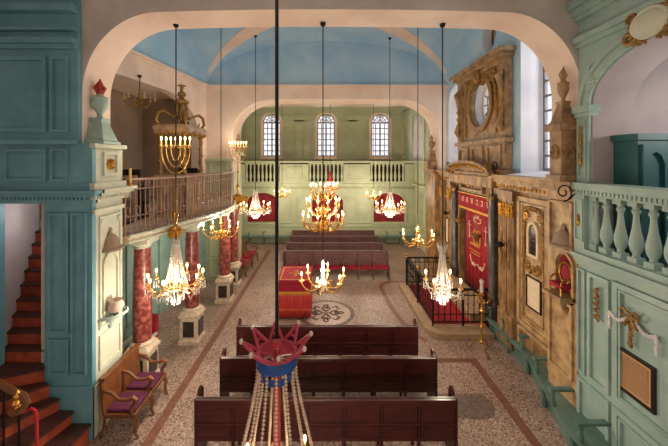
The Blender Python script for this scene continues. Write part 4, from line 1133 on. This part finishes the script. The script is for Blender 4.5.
# gold panelling turning onto the far arch pier
M = MB(); M.box(4.55, 4.752, 13.22, 14.38, 0, 4.55); M.box(4.45, 4.76, 13.14, 14.4, 4.45, 4.6); M.frame(XZ, 4.56, 4.74, .5, 4.2, .04, 13.17, 13.24); M.box(4.55, 5.09, 13.16, 13.21, 0, 4.5)
tag(M.build('pier_facing', GOLDW), 'gold brown wooden facing on the right pier of the far arch', 'panelling')

M = MB()
for a_ in ((6.88, 7.85, 1.03, 4.0), (7.0, 7.72, 1.2, 3.86)): M.frame(YZ, *a_, .018, XP-.05, XP-.011)
M.build('dark_inlay', WALN, pn)
M = MB(); M.frame(YZ, 6.55, 6.71, 2.1, 4.0, .015, XP-.03, XP-.011); M.build('dark_inlay', WALN, pn)
M = MB(); M.frame(YZ, 9.2, 11.6, 3.94, 4.18, .02, XP-.03, XP+.0); M.build('dark_inlay', BLACKW, pn)
for y_ in (8.52, 8.18, 12.15, 13.0):
    M = MB(); M.frame(YZ, y_-.16, y_+.12, .25, .92, .03, XP-.165, XP-.148); M.build('dark_inlay', WALN, pn)
    M = MB(); carve(M, YZ, [(y_-.02+.03*sin(k*.9), 2.2+.045*k) for k in range(20)], XP-.135, .03); M.build('gilt_spray', DGILT, pn)
for sg_ in (-1, 1):
    M = MB(); M.tube(spiral(YZ, 10.4+sg_*1.35, 4.72, XP-.3, .16, 1.4, -PI/2, sg_), .03, 5); M.build('gilt_volute', DGILT, pn)
    M = MB(); M.tube(spiral(YZ, 7.36+sg_*.2, 2.5, XP-.05, .09, 1.3, PI/2, sg_), .02, 5); M.build('gilt_volute', GILT, pn)
    M = MB(); M.tube(spiral(YZ, 7.36+sg_*.22, 3.66, XP-.05, .1, 1.3, -PI/2, sg_), .02, 5); M.build('gilt_volute', GILT, pn)
# arched mirror, framed panels, plaques
r = thing('arched_mirror', (XP, 7.58, 2.6), 'small round headed dark mirror in a cream frame on the ark wall', 'mirror')
M = MB(); o_ = dedupe(archhole(7.16, 7.56, 2.72, 3.3, 3.55)); i_ = dedupe(archhole(7.22, 7.5, 2.78, 3.3, 3.49)); M.plate(YZ, o_, [i_], XP-.06, XP); M.build('frame', PAPERW, r)
M = MB(); M.plate(YZ, i_, [], XP-.03, XP-.01)
g = M.build('mirror_glass', MIRROR, r); M = MB()
for k in range(4): M.tbox(YZ, 7.22, 7.5, 2.85+.13*k, 2.865+.13*k, XP-.04, XP-.03)
M.build('glazing_bar', BLACKW, r)
plaque('plaque', 'thin framed blank parchment panel below the arched mirror', YZ, 7.08, 7.6, 1.5, 2.25, XP-.012, -1, PAPERW, 0, .03)
plaque('plaque', 'small dark framed parchment plaque at the right end of the ark wall', YZ, 6.52, 6.76, 1.2, 1.75, XP-.012, -1, PAPER, 9, .03)
plaque('plaque', 'upright dark framed inscription left of the ark on gold panelling', YZ, 12.42, 12.72, 1.7, 2.7, XP-.012, -1, PAPERW, 0, .03)
# red chair niche in the near right pier
M = MB(); hole = dedupe(archhole(5.82, 6.22, 2.4, 2.98, 3.2)); M.plate(YZ, [(5.75, 0), (6.5, 0), (6.5, 4.5), (5.75, 4.5)], [hole], 4.58, 4.655)
pier = M.build('pier_facing', CREAMW); tag(pier, 'cream wooden facing of right pier with the arched red niche', 'panelling')
M = MB(); M.frame(YZ, 5.82, 6.44, .9, 2.3, .05, 4.53, 4.57); M.frame(YZ, 5.82, 6.44, 3.25, 4.2, .05, 4.53, 4.57); M.plate(YZ, dedupe(archhole(5.78, 6.26, 2.36, 2.98, 3.25)), [hole], 4.53, 4.57)
M.build('panel_moulding', CREAMW, pier)
M = MB(); M.box(4.4, 4.64, 5.7, 6.5, 4.42, 4.6); M.build('cornice', WALN, pier)
M = MB(); M.box(4.63, 4.65, 5.83, 6.21, 2.41, 3.19); M.build('red_lining', DCRIM, pier)
r = thing('small_throne', (4.48, 6.02, 2.45), 'tiny red cushioned gilt chair set on the ledge of the pier niche', 'chair')
M = MB(); M.box(4.36, 4.58, 5.87, 6.17, 2.58, 2.66); M.build('seat', RED, r, bevel=.02)
M = MB(); M.ell((4.585, 6.02, 2.84), .03, .13, .17, 12, 8); M.build('backrest', RED, r)
M = MB(); M.tube([(4.575, 6.02+.15*cos(a), 2.84+.2*sin(a)) for a in [2*PI*k/14 for k in range(14)]], .02, 5, True); M.build('back_frame', GILT, r)
for y in (5.87, 6.17):
    M = MB(); M.tube([(4.58, y, 2.78), (4.45, y, 2.76), (4.38, y, 2.7), (4.38, y, 2.64)], .016, 5); M.build('armrest', GILT, r)
    for x in (4.38, 4.58): M = MB(); M.tube([(x, y, 2.46), (x, y, 2.6)], .018, 5); M.build('leg', GILT, r)
M = MB(); M.box(4.3, 4.6, 5.78, 6.28, 2.38, 2.45); M.lathe((4.58, 6.02, 2.05), [(.02, 0), (.08, .12), (.12, .25), (.24, .33)], 10, a0=PI/2, a1=3*PI/2)
tag(M.build('niche_ledge', WALN), 'carved brown ledge under the tiny red chair', 'ledge')
# wrought iron scroll
M = MB(); M.tube(spiral(XZ, 4.3, 4.42, 5.7, .17, 1.4, -PI/2, 1), .014, 5); M.tube([(4.3, 5.7, 4.25), (4.42, 5.7, 4.3), (4.53, 5.7, 4.42)], .014, 5)
tag(M.build('iron_scroll', IRON), 'curling wrought iron scroll at the end of the near right balustrade', 'scroll')
M = MB(); M.tube(spiral(YZ, 8.75, 4.82, 4.7, .17, 1.4, -PI/2, 1), .02, 5); tag(M.build('iron_scroll', IRON), 'wrought iron scroll on the cornice right of the curved pediment', 'scroll')
M = MB(); M.tube(spiral(YZ, 12.15, 4.8, 4.7, .18, 1.4, -PI/2, -1), .02, 5); tag(M.build('iron_scroll', IRON), 'wrought iron scroll on the cornice left of the curved pediment', 'scroll')
# console brackets with lamps
def bracket_lamp(y, z, label, x=XP-.1):
    r = thing('wall_lamp', (x, y, z), label, 'lamp')
    M = MB(); M.tube([(x, y, z-.25), (x-.12, y, z-.2), (x-.16, y, z-.05)], .02, 5); M.build('arm', DGILT, r)
    M = MB(); M.lathe((x-.16, y, z-.06), [(.02, 0), (.06, .02), (.11, .06), (.11, .09), (.07, .1), (.03, .15)], 12); M.build('bowl', IRON, r)
bracket_lamp(8.35, 2.75, 'dark oil lamp on a bracket of the pilaster right of the ark')
bracket_lamp(12.15, 2.95, 'dark oil lamp on a bracket of the pilaster left of the ark')
def hanging_lamp(y, z, label):
    r = thing('hanging_lamp', (4.6, y, z), label, 'lamp')
    M = MB()
    for k in range(3):
        a = k*2*PI/3; M.tube([(4.6+.1*cos(a), y+.1*sin(a), z+.1), (4.6, y, z+.5)], .006, 4)
    M.tube([(4.6, y, z+.5), (4.6, y, 4.45)], .006, 4); M.build('chain', DGILT, r)
    M = MB(); M.lathe((4.6, y, z-.15), [(.01, 0), (.04, .04), (.03, .08), (.1, .16), (.14, .22), (.15, .27), (.1, .28)], 14); M.build('bowl', DGILT, r)
hanging_lamp(10.85, 2.85, 'gilt sanctuary lamp hanging before the left half of the curtain')
hanging_lamp(9.65, 2.6, 'gilt sanctuary lamp hanging lower before the right half of the curtain')

# ark curtain
r = thing('ark_curtain', (XP, 10.4, .75), 'long crimson velvet ark curtain with embroidered valance on the right wall', 'curtain')
def wavy(y0, y1, z0, z1, x, amp, k=48):
    vs = []; 
    for z in (z0, (z0+z1)/2, z1):
        for i in range(k+1):
            y = y0+(y1-y0)*i/k; vs.append((x+amp*sin(i*.85)*(1.2 if z == z0 else .7), y, z))
    fs = [(a*(k+1)+i, a*(k+1)+i+1, (a+1)*(k+1)+i+1, (a+1)*(k+1)+i) for a in range(2) for i in range(k)]
    return MB().add(vs, fs, True)
c1 = wavy(9.33, 11.12, .75, 3.85, XP+.07, .02).build('curtain_cloth', CRED, r); c1.modifiers.new('thickness', 'SOLIDIFY').thickness = .012
c2 = wavy(9.3, 11.5, 3.38, 3.86, XP-.03, .008).build('valance', CRED, r); c2.modifiers.new('thickness', 'SOLIDIFY').thickness = .03
M = MB(); M.tube([(XP-.05, 9.3, 3.86), (XP-.05, 11.5, 3.86)], .02, 5)
for k in range(73): M.tbox(YZ, 9.3+k*.03, 9.32+k*.03, 3.3, 3.38, XP-.045, XP-.02)
M.tbox(YZ, 9.3, 11.5, 3.38, 3.41, XP-.05, XP-.02); M.build('gold_fringe', GOLDT, c2)
M = MB(); random.seed(11); yy = 11.38
T = YZ; w0, w1 = XP-.06, XP-.038
def glyph(y, k, z0=3.56, h=.17, w=.1):
    t = .026
    a = lambda u0, u1, v0, v1: M.tbox(T, y-u1*w, y-u0*w, z0+v0*h, z0+v1*h, w0, w1)
    if k != 3: a(0, 1, .84, 1.0)
    if k in (0, 1, 4, 5): a(.76, 1, 0, 1)
    if k in (1, 2, 5): a(0, 1, 0, .16)
    if k in (0, 5): a(0, .24, 0, .8)
    if k == 3: a(.3, .6, .4, 1); 
    if k == 4: a(0, .22, .4, .7)
    if k == 2: a(.7, .95, 0, .9)
for k, g in enumerate((2, 5, 0, -1, 5, 3, 4, 0, -1, 1, 3, 2, 0, 4)):
    if g >= 0: glyph(yy-k*.145, g)
M.build('embroidered_letters', CREAMT, c2)
M = MB(); w = XP+.035
def stroke(P, rr=.02): M.tube([(w, y, z) for y, z in P], rr*.6, 5)
for sg in (-1, 1):
    stroke([(10.22+sg*.05, 2.95), (10.22+sg*.22, 2.98), (10.22+sg*.26, 3.14), (10.22+sg*.16, 3.06), (10.22+sg*.08, 3.2), (10.22, 3.08)], .028)
    stroke([(10.22+sg*.55, 2.35), (10.22+sg*.55, 2.95)], .028); stroke([(10.22+sg*.66, 2.8), (10.22+sg*.44, 2.8)], .022); stroke([(10.22+sg*.6, 2.4), (10.22+sg*.5, 2.4)], .03)
    stroke([(10.22+sg*.02, 1.62), (10.22+sg*.2, 1.5), (10.22+sg*.42, 1.62), (10.22+sg*.5, 1.8)], .026)
    carve(M, YZ, [(10.22+sg*(.15+.09*k), 1.54+.03*k*(k % 2)) for k in range(4)], w, .04)
M.build('embroidery', CREAMT, c1)
M = MB()
for x0 in (10.0, 10.24): M.plate(YZ, dedupe(archhole(x0, x0+.22, 2.25, 2.6, 2.72)), [dedupe(archhole(x0+.03, x0+.19, 2.28, 2.6, 2.69))], w-.015, w+.015)
M.tbox(YZ, 10.07, 10.73, 2.18, 2.22, w-.015, w+.015); M.tbox(YZ, 10.0, 10.75, 2.0, 2.02, w-.015, w+.01); M.tbox(YZ, 10.05, 10.65, 1.9, 1.92, w-.015, w+.01)
M.build('embroidered_tablets', GOLDT, c1)

# raised ark floor and iron fence
XFn, YFa, YFb = 3.12, 9.2, 12.2
M = MB()
M.plate(XY, [(4.68, 8.75), (3.35, 8.75)] + arc(3.35, 9.25, .5, .5, 1.5*PI, PI, 8)[1:] + [(2.85, 12.5), (4.86, 12.5), (4.86, 9.95), (4.68, 9.95)], [], 0, .16)
plt = M.build('stone_step', STEPST); tag(plt, 'low stone step with rounded corner under the black ark fence', 'step')
M = MB(); M.box(3.18, 4.86, 9.3, 12.15, .16, .185); tag(M.build('ark_carpet', CRED), 'crimson carpet on the platform inside the black iron ark fence', 'carpet')
M = MB(); M.box(4.3, 4.86, 9.4, 11.9, .185, .4); M.box(4.55, 4.86, 9.4, 11.9, .4, .7); tag(M.build('ark_step', STEPST), 'stone steps leading up to the crimson ark curtain', 'step')
r = thing('ark_fence', (4, 10.7, .16), 'black wrought iron fence enclosing the platform before the ark', 'fence')
segs = [((4.84, YFa), (XFn, YFa)), ((XFn, YFa), (XFn, YFb)), ((XFn, YFb), (4.84, YFb))]
for a, b in segs:
    M = MB()
    M.bar((a[0], a[1], 1.22), (b[0], b[1], 1.22), .07, .05); M.bar((a[0], a[1], 1.05), (b[0], b[1], 1.05), .03, .025); M.bar((a[0], a[1], .28), (b[0], b[1], .28), .03, .03); M.bar((a[0], a[1], .5), (b[0], b[1], .5), .02, .02)
    M.build('rail', IRON, r)
    L = math.hypot(b[0]-a[0], b[1]-a[1]); n = int(L/.16)
    for k in range(1, n):
        x = a[0]+(b[0]-a[0])*k/n; y = a[1]+(b[1]-a[1])*k/n
        M = MB(); M.tube([(x, y, .28), (x, y, 1.2)], .013, 5); M.ell((x, y, .78), .024, .024, .05, 6, 4); M.build('bar', IRON, r)
    for k in range(0, n, 2):
        x = a[0]+(b[0]-a[0])*(k+.5)/n; y = a[1]+(b[1]-a[1])*(k+.5)/n; dx, dy = (b[0]-a[0])/L, (b[1]-a[1])/L
        M = MB(); M.tube([(x+.05*cos(q)*dx, y+.05*cos(q)*dy, 1.13+.06*sin(q)) for q in [2*PI*i/9 for i in range(9)]], .009, 4, True)
        M.build('scroll', IRON, r)
for x, y in ((XFn, YFa), (XFn, YFb), (XFn, 10.7), (4.0, YFa), (4.8, YFa)):
    M = MB(); M.box(x-.025, x+.025, y-.025, y+.025, .16, 1.25); p = M.build('post', IRON, r)
    if x == XFn: M = MB(); M.lathe((x, y, 1.25), [(.03, 0), (.02, .03), (.05, .09), (.045, .13), (.012, .17), (.02, .2), (.004, .24)], 10); M.build('brass_finial', BRASS, p)

# large carved frame round the oval window
X0 = 5.08
r = thing('oval_window_frame', (X0, 10.12, 4.6), 'tall carved brown and gilt altarpiece frame around the oval window', 'frame')
ovh = arc(10.12, 6.83, .68, .78, 0, 2*PI, 28)[:-1]
M = MB(); M.plate(YZ, [(8.75, 5.62), (11.5, 5.62), (11.5, 7.75), (8.75, 7.75)], [ovh], X0-.12, X0); M.build('field', WALN, r)
M = MB(); M.plate(YZ, arc(10.12, 6.83, .84, .94, 0, 2*PI, 30)[:-1], [ovh], X0-.2, X0-.1); M.build('oval_moulding', DGILT, r)
M = MB(); M.box(X0-.3, X0, 8.5, 11.75, 4.6, 4.72); M.box(X0-.2, X0, 8.6, 11.65, 4.72, 5.5); M.box(X0-.28, X0, 8.5, 11.75, 5.5, 5.62)
for y in (8.75, 9.75, 10.75): M.frame(YZ, y, y+.75, 4.8, 5.42, .07, X0-.25, X0-.19)
M.build('plinth', WALN, r)
M = MB(); M.box(X0-.22, X0, 8.6, 11.65, 7.72, 7.84); M.box(X0-.34, X0, 8.5, 11.75, 7.84, 7.95); M.box(X0-.45, X0, 8.42, 11.83, 7.95, 8.07); M.build('cornice', WALN, r)
for y in (8.72, 11.52):
    M = MB(); M.box(X0-.2, X0, y-.15, y+.15, 5.62, 7.72); M.tube([(X0-.2, y, 7.5), (X0-.3, y, 7.35), (X0-.22, y, 7.0), (X0-.2, y, 6.4), (X0-.3, y, 6.0), (X0-.22, y, 5.8)], [.06, .11, .07, .05, .1, .05], 8); M.build('scroll_pilaster', WALN, r)
    M = MB(); carve(M, YZ, [(y+.06*((k % 3)-1), 7.4-.085*k) for k in range(19)], X0-.24, .055); M.build('gilt_leaves', GILT, r)
M = MB(); random.seed(5)
carve(M, YZ, [(10.12+.97*cos(a), 6.83+1.07*sin(a)) for a in [PI*k/34*1.0 for k in range(35)]], X0-.15, .07)
carve(M, YZ, [(10.12+random.uniform(-.9, .9), 7.5+random.uniform(-.12, .2)) for k in range(60)], X0-.16, .08)
carve(M, YZ, [(10.12+sg*(.98+.04*random.random()), 5.85+.07*k) for k in range(14) for sg in (-1, 1)], X0-.13, .06); M.build('gilt_garland', DGILT, r)
M = MB(); carve(M, YZ, [(10.12+.16*cos(k), 7.68+.2*sin(k*1.7)) for k in range(9)], X0-.25, .09); M.ell((X0-.25, 10.12, 7.7), .1, .2, .26); M.build('crest', DGILT, r)

# ------------------------------------------------------------------ candles, chandeliers, menorahs
def rotz(pts, a, o): return [(o[0]+p[0]*cos(a)-p[1]*sin(a), o[1]+p[0]*sin(a)+p[1]*cos(a), o[2]+p[2]) for p in pts]
def candle(parent, p, h=.12, r=.016, fr=.02, bm_=None):
    M = MB(); M.lathe(p, [(.01, -.03), (.05, 0), (.055, .012), (.02, .015)], 8); M.lathe(p, [(r, .01), (r, h)], 8); M.build('candle', WAX, parent)
    M = MB(); M.ell((p[0], p[1], p[2]+h+fr*2.0), fr, fr, fr*2.1, 8, 6); M.build('bulb', bm_ or BULB, parent)
def lamp(o, e, rad=.12, c=(1, .83, .64)):
    l = bpy.data.lights.new('chandelier_or_fill_light', 'POINT'); l.energy = e; l.color = c; l.shadow_soft_size = rad  # shared by the chandeliers, menorahs and the added fills
    b = bpy.data.objects.new('chandelier_or_fill_light', l); b.location = o; col.objects.link(b)
def cable(r, x, y, z0, z1, w=.012, m=IRON):
    M = MB(); M.tube([(x, y, z0), (x, y, z1)], w, 6); c = M.build('suspension_rod', m, r)
    M = MB(); M.lathe((x, y, z1-.08), [(.01, 0), (.05, .03), (.06, .08)], 10); M.build('ceiling_hook', IRON, c)

def brass_chandelier(x, y, z, R, arms, top, label, scale=1.0, e=60, tiers=1, glass=False, m=None, w=.012, lit=True):
    m = m or BRASS
    r = thing('brass_chandelier', (x, y, z), label, 'chandelier')
    s = scale; cable(r, x, y, z+.5*s, top, w)
    M = MB(); M.lathe((x, y, z-.2*s), [(.005, 0), (.03*s, .03*s), (.02*s, .06*s), (.08*s, .12*s), (.1*s, .18*s), (.07*s, .25*s), (.03*s, .29*s), (.05*s, .34*s), (.035*s, .42*s), (.06*s, .48*s), (.02*s, .53*s), (.03*s, .6*s), (.045*s, .64*s), (.01*s, .7*s)], 12)
    M.build('glass_stem' if glass else 'stem', CRYS if glass else m, r)
    for t in range(tiers):
        na = arms if t == 0 else max(4, arms-2*t); RR = R*(1-.2*t); zz = z+.36*s*t
        for k in range(na):
            a = 2*PI*k/na + .35*t + .3
            P = rotz([(.05*s, 0, -.05*s), (.25*RR, 0, -.14*s), (.6*RR, 0, -.16*s), (.85*RR, 0, -.08*s), (.98*RR, 0, .02*s), (RR, 0, .06*s)], a, (x, y, zz))
            M = MB(); M.tube(P, .016*s, 6); M.tube(rotz(spiral(XZ, .35*RR, -.02*s, 0, .08*s, 1.2, -PI/2, -1, 10), a, (x, y, zz)), .009*s, 4); am = M.build('arm', m, r)
            candle(am, (x+RR*cos(a), y+RR*sin(a), zz+.09*s), .12*s, .014*s, .02*s, BULB if lit else CERAM)
    
    if lit: lamp((x, y, z+.32*s), e)
    return r

def crystal_chandelier(x, y, z0, zt, R, arms, top, label, e=60, strands=14, rings=True, w=.012, m=None, fr=.022, cr=CRYS, crown=False):
    """z0 = ring height of the arms, zt = height of the top of the body"""
    r = thing('crystal_chandelier', (x, y, z0), label, 'chandelier'); H = zt-z0
    cable(r, x, y, zt, top, w)
    M = MB(); M.lathe((x, y, z0-.15*H), [(.01, 0), (.1*R, .05*H), (.05*R, .12*H), (.12*R, .25*H), (.06*R, .4*H), (.12*R, .6*H), (.05*R, .8*H), (.13*R, 1.0*H), (.17*R, 1.06*H), (.05*R, 1.13*H)], 12); M.build('stem', cr, r)
    for k in range(6 if crown else 0):
        a = 2*PI*k/6
        M = MB(); M.tube([(x+.05*cos(a), y+.05*sin(a), zt-.02), (x+.07*cos(a), y+.07*sin(a), zt+.05), (x+.12*cos(a), y+.12*sin(a), zt+.13)], [.03, .026, .006], 5); M.build('crown_leaf', cr, r)
    M = MB(); M.tube([(x+.42*R*cos(a), y+.42*R*sin(a), z0) for a in [2*PI*k/20 for k in range(20)]], .012+.01*R, 5, True); M.build('ring', m or BRASS, r)
    for k in range(strands):
        a = 2*PI*k/strands
        P = [(x+q*R*cos(a), y+q*R*sin(a), z) for q, z in ((.12, zt), (.17, z0+.75*H), (.24, z0+.45*H), (.33, z0+.2*H), (.42, z0+.02))]
        beads(MB(), P, .0, 1); M = beads(MB(), P, .012+.006*R, .034); M.build('bead_strand', cr, r)
    for k in range(arms):
        a = 2*PI*(k+.5)/arms
        Pm = rotz([(.1*R, 0, -.02), (.4*R, 0, -.1*H), (.75*R, 0, -.12*H), (.95*R, 0, -.02*H), (R, 0, .06*H)], a, (x, y, z0))
        M = MB(); M.tube(Pm, .014, 6); am = M.build('arm', m or BRASS, r)
        candle(am, (x+R*cos(a), y+R*sin(a), z0+.06*H+.02), .12, .015, fr)
        M = MB(); ex, ey = x+R*cos(a), y+R*sin(a)
        for q in range(6):
            b = 2*PI*q/6
            for d in range(3): M.octa((ex+.05*cos(b), ey+.05*sin(b), z0+.03*H-.05*d-.02), .012, .02)
        beads(M, [(x+.42*R*cos(a), y+.42*R*sin(a), z0-.02), (x+.7*R*cos(a), y+.7*R*sin(a), z0-.26*H), (ex, ey, z0)], .011, .032)
        M.build('drop_cluster', cr, am)
    if rings:
        for t, (q, zz, n) in enumerate(((.42, -.08, 20), (.3, -.2, 14), (.15, -.3, 8))):
            for k in range(n):
                M = MB(); a = 2*PI*k/n
                for d in range(3): M.octa((x+q*R*cos(a), y+q*R*sin(a), z0+zz*H-.043*d), .014, .022)
                M.build('pendant', cr, r)
    lamp((x, y, z0-.38*H-.1), e*.8); lamp((x, y, z0+.2*H), e*.12); return r

def menorah(x, y, z, label, W=.34, h=.62, bz=None, e=16):
    r = thing('menorah', (x, y, z), label, 'candelabrum')
    M = MB(); M.lathe((x, y, z), [(.12, 0), (.13, .04), (.06, .08), (.03, .15), (.05, .3), (.08, .38), (.03, .45), (.025, .9), (.045, .95), (.02, 1.0), (.016, 1.35)], 12); M.build('stem', BRASS, r)
    zc = z+1.35+h
    M = MB(); M.tube([(x, y, z+1.3), (x, y, zc)], .014, 6); c = M.build('branch', BRASS, r); candle(c, (x, y, zc+.02), .13, .016, .021)
    for k in range(1, 4):
        q = W*k/3; d = h*(.25+.25*k)
        for sg in (-1, 1):
            M = MB(); M.tube([(x+sg*q*sin(t)*1.0, y, zc-.02-d+d*(1-cos(t))) for t in [PI/2*i/10 for i in range(11)]], .013, 6); c = M.build('branch', BRASS, r)
            candle(c, (x+sg*q, y, zc+.02), .13, .016, .021)
    M = MB(); M.tube([(x-W-.02, y, zc-.03), (x+W+.02, y, zc-.03)], .012, 5); M.build('crossbar', BRASS, r)
    lamp((x+.1, y-.3, zc+.25), e)
    return r
def bracket(x, y, z, s, tx, ty, label):
    """carved gilt wall bracket carrying a menorah"""
    M = MB(); M.lathe((x, y, z-.55*s), [(.02, 0), (.05*s, .06*s), (.04*s, .12*s), (.1*s, .25*s), (.2*s, .38*s), (.26*s, .46*s), (.27*s, .52*s), (.14*s, .55*s)], 14)
    M.tube([(x, y, z-.3*s), (x+(tx-x)*.5, y+(ty-y)*.5, z-.36*s), (tx, ty, z-.02)], .05*s, 6)
    for k in range(12):
        a = 2*PI*k/12; M.ell((x+.25*s*cos(a), y+.25*s*sin(a), z-.1*s), .07*s, .07*s, .1*s, 6, 5); M.ell((x+.16*s*cos(a), y+.16*s*sin(a), z-.25*s), .05*s, .05*s, .07*s, 6, 5)
    return tag(M.build('gilt_bracket', GILT), label, 'bracket')
menorah(-3.58, 7.5, 3.35, 'brass seven branched menorah with lit candles in front of the left gallery railing')
bracket(-3.58, 7.5, 3.35, .55, -3.85, 7.55, 'small gilt bracket under the menorah at the left gallery edge')
menorah(-3.58, 12.8, 3.55, 'brass seven branched menorah with lit candles on the left pier of the far arch')
bracket(-3.58, 12.8, 3.55, 1.35, -3.75, 13.2, 'large gilt carved bracket under the menorah at the left pier of the far arch')

crystal_chandelier(-3.0, 6.3, 2.5, 3.4, .5, 10, 7.72, 'big sparkling crystal chandelier with ten candles hanging in front of the second red column', 70, 18)
crystal_chandelier(2.33, 6.3, 2.45, 3.2, .36, 4, 7.72, 'clear glass chandelier with crown top hanging in front of the ark fence', 30, 12, m=CRYS, crown=True)
brass_chandelier(-.06, 6.3, 2.55, .44, 6, 7.74, 'low six arm chandelier with white glass stem hanging over the middle of the hall', .9, 45, glass=True)
brass_chandelier(-3.2, 9.6, 2.8, .5, 6, 9.6, 'brass chandelier hanging before the third red column at left', 1.0, 60)
brass_chandelier(2.8, 9.6, 2.55, .5, 6, 9.6, 'brass chandelier hanging left of the ark curtain above the black fence', 1.0, 60)
brass_chandelier(-.1, 10.2, 2.95, .66, 12, 9.92, 'large three tiered brass chandelier with many candles at the centre of the hall', 1.3, 130, 3)
crystal_chandelier(-2.55, 11.4, 3.2, 3.9, .52, 8, 9.5, 'crystal chandelier hanging before the left crimson arch of the far wall', 60, 12)
crystal_chandelier(2.35, 11.6, 3.2, 3.9, .52, 8, 9.5, 'crystal chandelier hanging before the right crimson arch of the far wall', 60, 12)
brass_chandelier(-2.4, 17.2, 3.1, .42, 6, 8.55, 'small distant brass chandelier left of centre in the far bay', .9, 90)
brass_chandelier(2.6, 17.2, 3.0, .42, 6, 8.55, 'small distant brass chandelier right of centre in the far bay', .9, 90)
crystal_chandelier(.22, 16.5, 3.55, 4.4, .4, 8, 8.55, 'red crystal chandelier in the far bay above the central chandelier', 90, 12, cr=REDC)
r = brass_chandelier(-5.5, 9.3, 6.72, .4, 6, 7.5, 'small unlit bronze chandelier in the left gallery alcove', .85, 12, m=DGILT, lit=False)

# foreground crown chandelier
x, y, z = -.405, 2.6, 3.41
r = thing('crown_chandelier', (x, y, z), 'crown topped crystal chandelier with red spikes and blue bands in the foreground', 'chandelier')
cable(r, x, y, z+.12, 8.6, .016)
M = MB(); M.lathe((x, y, 2.0), [(.03, 0), (.03, 1.45), (.045, 1.47), (.03, 1.5)], 12); M.build('red_shaft', REDP, r)
M = MB(); M.plate(XY, arc(x, y, .165, .165, 0, 2*PI, 32)[:-1], [arc(x, y, .152, .152, 0, 2*PI, 32)[:-1]], z-.09, z); M.build('blue_band', BLUEM, r)
M = MB(); M.plate(XY, arc(x, y, .168, .168, 0, 2*PI, 32)[:-1], [arc(x, y, .150, .150, 0, 2*PI, 32)[:-1]], z, z+.02); M.plate(XY, arc(x, y, .151, .151, 0, 2*PI, 32)[:-1], [arc(x, y, .14, .14, 0, 2*PI, 32)[:-1]], z-.09, z+.02); M.build('red_rim', PINKM, r)
M = MB(); M.plate(XY, arc(x, y, .125, .125, 0, 2*PI, 28)[:-1], [arc(x, y, .112, .112, 0, 2*PI, 28)[:-1]], z-.2, z-.15); M.build('blue_band', BLUEM, r)
for k in range(4): 
    M = MB(); a = k*PI/2; M.tube([(x, y, z-.02), (x+.155*cos(a), y+.155*sin(a), z+.0)], .01, 5); M.build('spoke', PINKM, r)
for k in range(8):
    a = 2*PI*k/8 + .2
    def Q(q, da, h): return (x+q*cos(a+da), y+q*sin(a+da), z+h)
    M = MB(); M.bar(Q(.165, -.36, .01), Q(.28, 0, .12), .019, .02); M.bar(Q(.165, .36, .01), Q(.28, 0, .12), .019, .02); M.bar(Q(.205, -.17, .05), Q(.205, .17, .05), .014, .014); s_ = M.build('crown_point', PINKM, r)
    M = MB(); M.ell(Q(.285, 0, .125), .018, .022, .022); M.build('crystal_tip', CRYS, s_)
for k in range(13):
    a = 2*PI*k/13
    P = [(x+q*cos(a), y+q*sin(a), h) for q, h in ((.155, z-.09), (.162, z-.2), (.21, z-.45), (.285, z-.76), (.36, z-1.12))]
    M = beads(MB(), P, .0155, .029); M.build('bead_strand', BEAD, r)
M = MB(); M.tube([(x+.37*cos(t), y+.37*sin(t), z-1.15) for t in [2*PI*k/28 for k in range(28)]], .02, 6, True); M.build('lower_ring', BLUEM, r)
for k in range(8):
    a = 2*PI*k/8 + .95
    M = MB(); M.tube(rotz([(.03, 0, -1.2), (.2, 0, -1.25), (.33, 0, -1.22), (.36, 0, -1.12)], a, (x, y, z)), .012, 6); am = M.build('arm', BRASS, r)
    candle(am, (x+.36*cos(a), y+.36*sin(a), z-1.1), .1, .013, .016)
lamp((x, y, z-1.55), 75)

# ------------------------------------------------------------------ light and picture
w = bpy.data.worlds.new('world'); sc.world = w; w.use_nodes = True
nt = w.node_tree; bg = nt.nodes['Background']
bg.inputs['Color'].default_value = (.93, .96, 1.0, 1); bg.inputs['Strength'].default_value = .62
def area(name, loc, rot_, sx, sy, e, c=(1, 1, 1)):
    l = bpy.data.lights.new(name, 'AREA'); l.shape = 'RECTANGLE'; l.size = sx; l.size_y = sy; l.energy = e; l.color = c
    o = bpy.data.objects.new(name, l); o.location = loc; o.rotation_euler = rot_; col.objects.link(o); return o
# daylight through the right windows and far windows
lamp((6.3, 3.9, 5.7), 45, .2, (1, .9, .84))      # unseen fill added to brighten the right gallery
lamp((-5.35, 6.3, 4.0), 9, .2, (1, .92, .9))   # added fill for the stairwell, no fixture there
lamp((.6, .3, 7.3), 45, .3, (1, .9, .8))      # invented fill behind the camera, lifts the upper near walls
area('daylight', (6.6, 7.4, 6.9), (0, PI/2, 0), 4.0, 1.7, 75, (.92, .96, 1))
area('daylight', (6.6, 12.4, 6.4), (0, PI/2, 0), 3.2, 1.3, 30, (.92, .96, 1))
for xx in (-3.7, 0, 3.7): area('daylight', (xx, 22.3, 6.8), (-PI/2, 0, 0), 1.2, 2.8, 70, (.92, .96, 1))
sc.view_settings.view_transform = 'Standard'; sc.view_settings.look = 'None'
sc.view_settings.exposure = 0.9; sc.view_settings.gamma = 1.0; sc.view_settings.use_curve_mapping = False
sc.cycles.use_denoising = True
sc.cycles.max_bounces = 8; sc.cycles.transparent_max_bounces = 24
